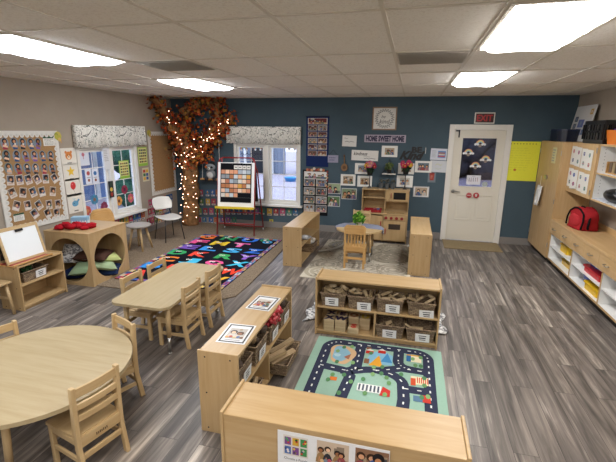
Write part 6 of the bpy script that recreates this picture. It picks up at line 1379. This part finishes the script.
# open shelf contents
sb = thing('slatted_wood_box', 'slatted wooden box on the middle of the open wall shelf', 'box', (2.44, 5.56, 1.514))
MB().box(-.1,.1,-.26,.26,0,.012).box(.09,.1,-.26,.26,.012,.14).box(-.1,.09,-.26,-.245,.012,.14).box(-.1,.09,.245,.26,.012,.14).build('box_body', 'edge_y', sb, bevel=.002)
for k in range(5): MB().box(-.09,.085,-.2+k*.085,-.135+k*.085,.014,.135,[0x6A5A48,0x8A7A62,0x5A4A3E,0x9A8666,0x6A5644][k]).build('divider_card', 'print', sb)
bb = thing('black_bag', 'shiny black rounded bag on the lowest open wall shelf', 'bag', (2.4, 5.55, 1.181))
MB().ball((0,0,.085), .16, 0x141416, 24, (.75,1.35,.52)).build('bag_body', 'plastic', bb, smooth=True); MB().lathe([(.105,.1),(.115,.125),(.1,.14),(0,.142)], 24, col=0x1C1C1F).build('rim', 'plastic', bb); bb.children[1].scale = (1,1.6,1)
simple('paper_pad', MB().box(-.12,.12,-.17,.17,0,.012,0xC9CDD6), 'print', (2.395, 5.69, 1.1812), .1, 'flat grey paper pad beside the black bag on the wall shelf', 'paper', smooth=False, bevel=.002)
simple('yellow_box', MB().box(-.07,.07,-.09,.09,0,.08,0xD9B85A), 'print', (2.36, 5.06, 1.181), 0, 'small yellow box past the black bag on the wall shelf', 'box', smooth=False, bevel=.003)
# on the cabinet tops
def crate(name, label, loc, lx, ly, h, c):
    t = thing(name, label, 'crate', loc); m = MB(); th = .012
    m.box(-lx/2, lx/2, -ly/2, ly/2, 0, .012, c).build('base', 'plastic', t)
    for sg in (-1, 1):
        for ax in (0, 1):
            m = MB(); L_ = ly if ax == 0 else lx; o_ = lx/2 if ax == 0 else ly/2
            def bx(a0, a1, z0, z1):
                if ax == 0: m.box(sg*o_-th/2, sg*o_+th/2, a0, a1, z0, z1, c)
                else: m.box(a0, a1, sg*o_-th/2, sg*o_+th/2, z0, z1, c)
            bx(-L_/2, L_/2, h-.05, h); bx(-L_/2, L_/2, .012, .05); bx(-L_/2, L_/2, h*.52-.012, h*.52+.012); nb = max(3, int(L_/.085))
            for k in range(nb+1): a_ = -L_/2+L_*k/nb; bx(a_-.024, a_+.024, .05, h-.05)
            m.build('lattice_panel', 'plastic', t)
    return t
crate('black_crate', 'black lattice plastic crate on top of the wall cabinet', (2.42, 6.17, 1.8615), .3, .62, .29, 0x17181A)
ob = thing('orange_bin', 'orange plastic bin on top of the open wall shelves', 'bin', (2.42, 5.66, 1.8615)); MB().add([(sx*.12, sy*.15, 0) for sx, sy in ((-1,-1),(1,-1),(1,1),(-1,1))]+[(sx*.14, sy*.18, .17) for sx, sy in ((-1,-1),(1,-1),(1,1),(-1,1))]+[(sx*.128, sy*.168, .17) for sx, sy in ((-1,-1),(1,-1),(1,1),(-1,1))]+[(sx*.11, sy*.14, .012) for sx, sy in ((-1,-1),(1,-1),(1,1),(-1,1))], [(3,2,1,0),(12,13,14,15)]+[f for k in range(4) for f in ((k,(k+1) % 4,4+(k+1) % 4,4+k),(4+k,4+(k+1) % 4,8+(k+1) % 4,8+k),(8+k,8+(k+1) % 4,12+(k+1) % 4,12+k))], 0xDE7A22).build('bin_body', 'plastic', ob, bevel=.004)
MB().box(-.1,-.12,-.02,.04,.06,.12,0xE4E2E0).build('label_card', 'print', ob)
simple('red_folder', MB().cbox((0,0,.1), (.02,.26,.19), 0xC0303A), 'plastic', (2.43, 5.7, 1.8745), .3, 'red folder standing in the orange bin', 'folder', smooth=False, bevel=.002)
simple('purple_folder', MB().cbox((0,0,.09), (.02,.24,.17), 0x5A4A9A), 'plastic', (2.37, 5.68, 1.8745), .12, 'purple folder standing in the orange bin', 'folder', smooth=False, bevel=.002)
o = thing('picture_board', 'white board of small pictures leaning in the corner on the tall cabinet', 'board', M4=Matrix.Translation((RX-.1, 7.32, 2.135)) @ RM @ Matrix.Rotation(-.16, 4, 'X'))
MB().box(-.38,.38,-.27,.27,-.012,0,0xDDDDDC).build('panel', 'print', o, bevel=.002); r = random.Random(14)
for (x, y, w, h, c) in [(.27,.17,.1,.08,0xC9A24A),(-.24,.07,.12,.08,0x5A6478),(-.25,-.04,.12,.08,0x6A7484),(-.25,-.15,.12,.08,0x4A5A8A),(-.02,.0,.22,.12,0x6A7AB4),(.2,-.02,.12,.08,0x7A9AC0),(-.04,-.13,.22,.1,0x7A80B0),(.16,-.13,.12,.08,0x5A7AA8)]:
    m = MB().rect(x-w/2, x+w/2, y-h/2, y+h/2, .0006, c); m.disc(x, y, h*.3, .001, r.choice([0xE0D0C0, 0x3A4A6A, 0x8A9AB8]), 8); m.build('photo_print', 'print', o)
m = MB(); vs = []
m.prism(rounded(.30, .5, .13), 0, .16, 0x141B30); m.prism(rounded(.32, .52, .14), .16, .185, 0x1B2440); simple('navy_case', m, 'plastic', (2.33, 7.45, TZ+.0005), .05, 'dark navy case lying on top of the tall cabinet', 'case', smooth=False, bevel=.008)
# bins in the cubbies
def tub(name, label, loc, lx, ly, h, c, rz=0.0):
    m = MB(); m.prism(rounded(lx*.9, ly*.9, .04), 0, h*.85, c); m.prism(rounded(lx, ly, .05), h*.85, h, c); simple(name, m, 'plastic', loc, rz, label, 'bin', 'toy bins in the cubbies', smooth=False, bevel=.006)
tub('toy_bin', 'yellow bin on the upper cubby shelf nearest the tall cabinet', (2.33, 6.36, .3115), .26, .34, .11, 0xE3B81E)
tub('toy_bin', 'yellow bin at the bottom of the cubby nearest the tall cabinet', (2.37, 6.28, .1205), .26, .46, .07, 0xD9B23A)
tub('toy_bin', 'red bin on the upper shelf of the second cubby', (2.32, 5.35, .3115), .26, .54, .07, 0xC22A30)
tub('toy_bin', 'blue bin stacked on the red bin in the second cubby', (2.36, 5.5, .382), .2, .24, .06, 0x2A4AA0)
tub('toy_bin', 'yellow bin at the bottom of the second cubby', (2.31, 5.28, .1205), .26, .44, .09, 0xE3B81E)
tub('toy_bin', 'blue bin behind the yellow bin at the bottom of the second cubby', (2.38, 5.68, .1205), .22, .2, .09, 0x2A4AA0)

# ================================================================== LIGHT, WORLD, CAMERA
w = bpy.data.worlds.new('daylight'); scn.world = w; w.use_nodes = True; nt = w.node_tree; bg = nt.nodes['Background']
sky = nt.nodes.new('ShaderNodeTexSky'); sky.sky_type = 'HOSEK_WILKIE'; sky.turbidity = 6.0; sky.sun_direction = (0.5, -0.6, 0.62)
mxn = nt.nodes.new('ShaderNodeMixRGB'); mxn.inputs['Fac'].default_value = .75; mxn.inputs['Color2'].default_value = (.62, .74, 1.0, 1)
nt.links.new(sky.outputs['Color'], mxn.inputs['Color1']); nt.links.new(mxn.outputs['Color'], bg.inputs['Color']); bg.inputs['Strength'].default_value = 1.6

cam = bpy.data.cameras.new('camera'); co = bpy.data.objects.new('camera', cam); COL.objects.link(co)
cam.sensor_fit = 'HORIZONTAL'; cam.sensor_width = 36.0; cam.lens = F_PX/616*36.0; cam.clip_start = .05; cam.clip_end = 200
co.matrix_world = Matrix(((RT.x, UP.x, -FW.x, 0), (RT.y, UP.y, -FW.y, 0), (RT.z, UP.z, -FW.z, CAM_H), (0, 0, 0, 1)))
scn.camera = co
scn.view_settings.view_transform = 'Standard'; scn.view_settings.look = 'None'; scn.view_settings.gamma = 1.0; scn.view_settings.use_curve_mapping = False
scn.view_settings.exposure = 1.38
scn.cycles.use_denoising = True
scn.cycles.max_bounces = 8; scn.cycles.transparent_max_bounces = 12; scn.cycles.sample_clamp_indirect = 6.0; scn.cycles.caustics_reflective = False; scn.cycles.caustics_refractive = False
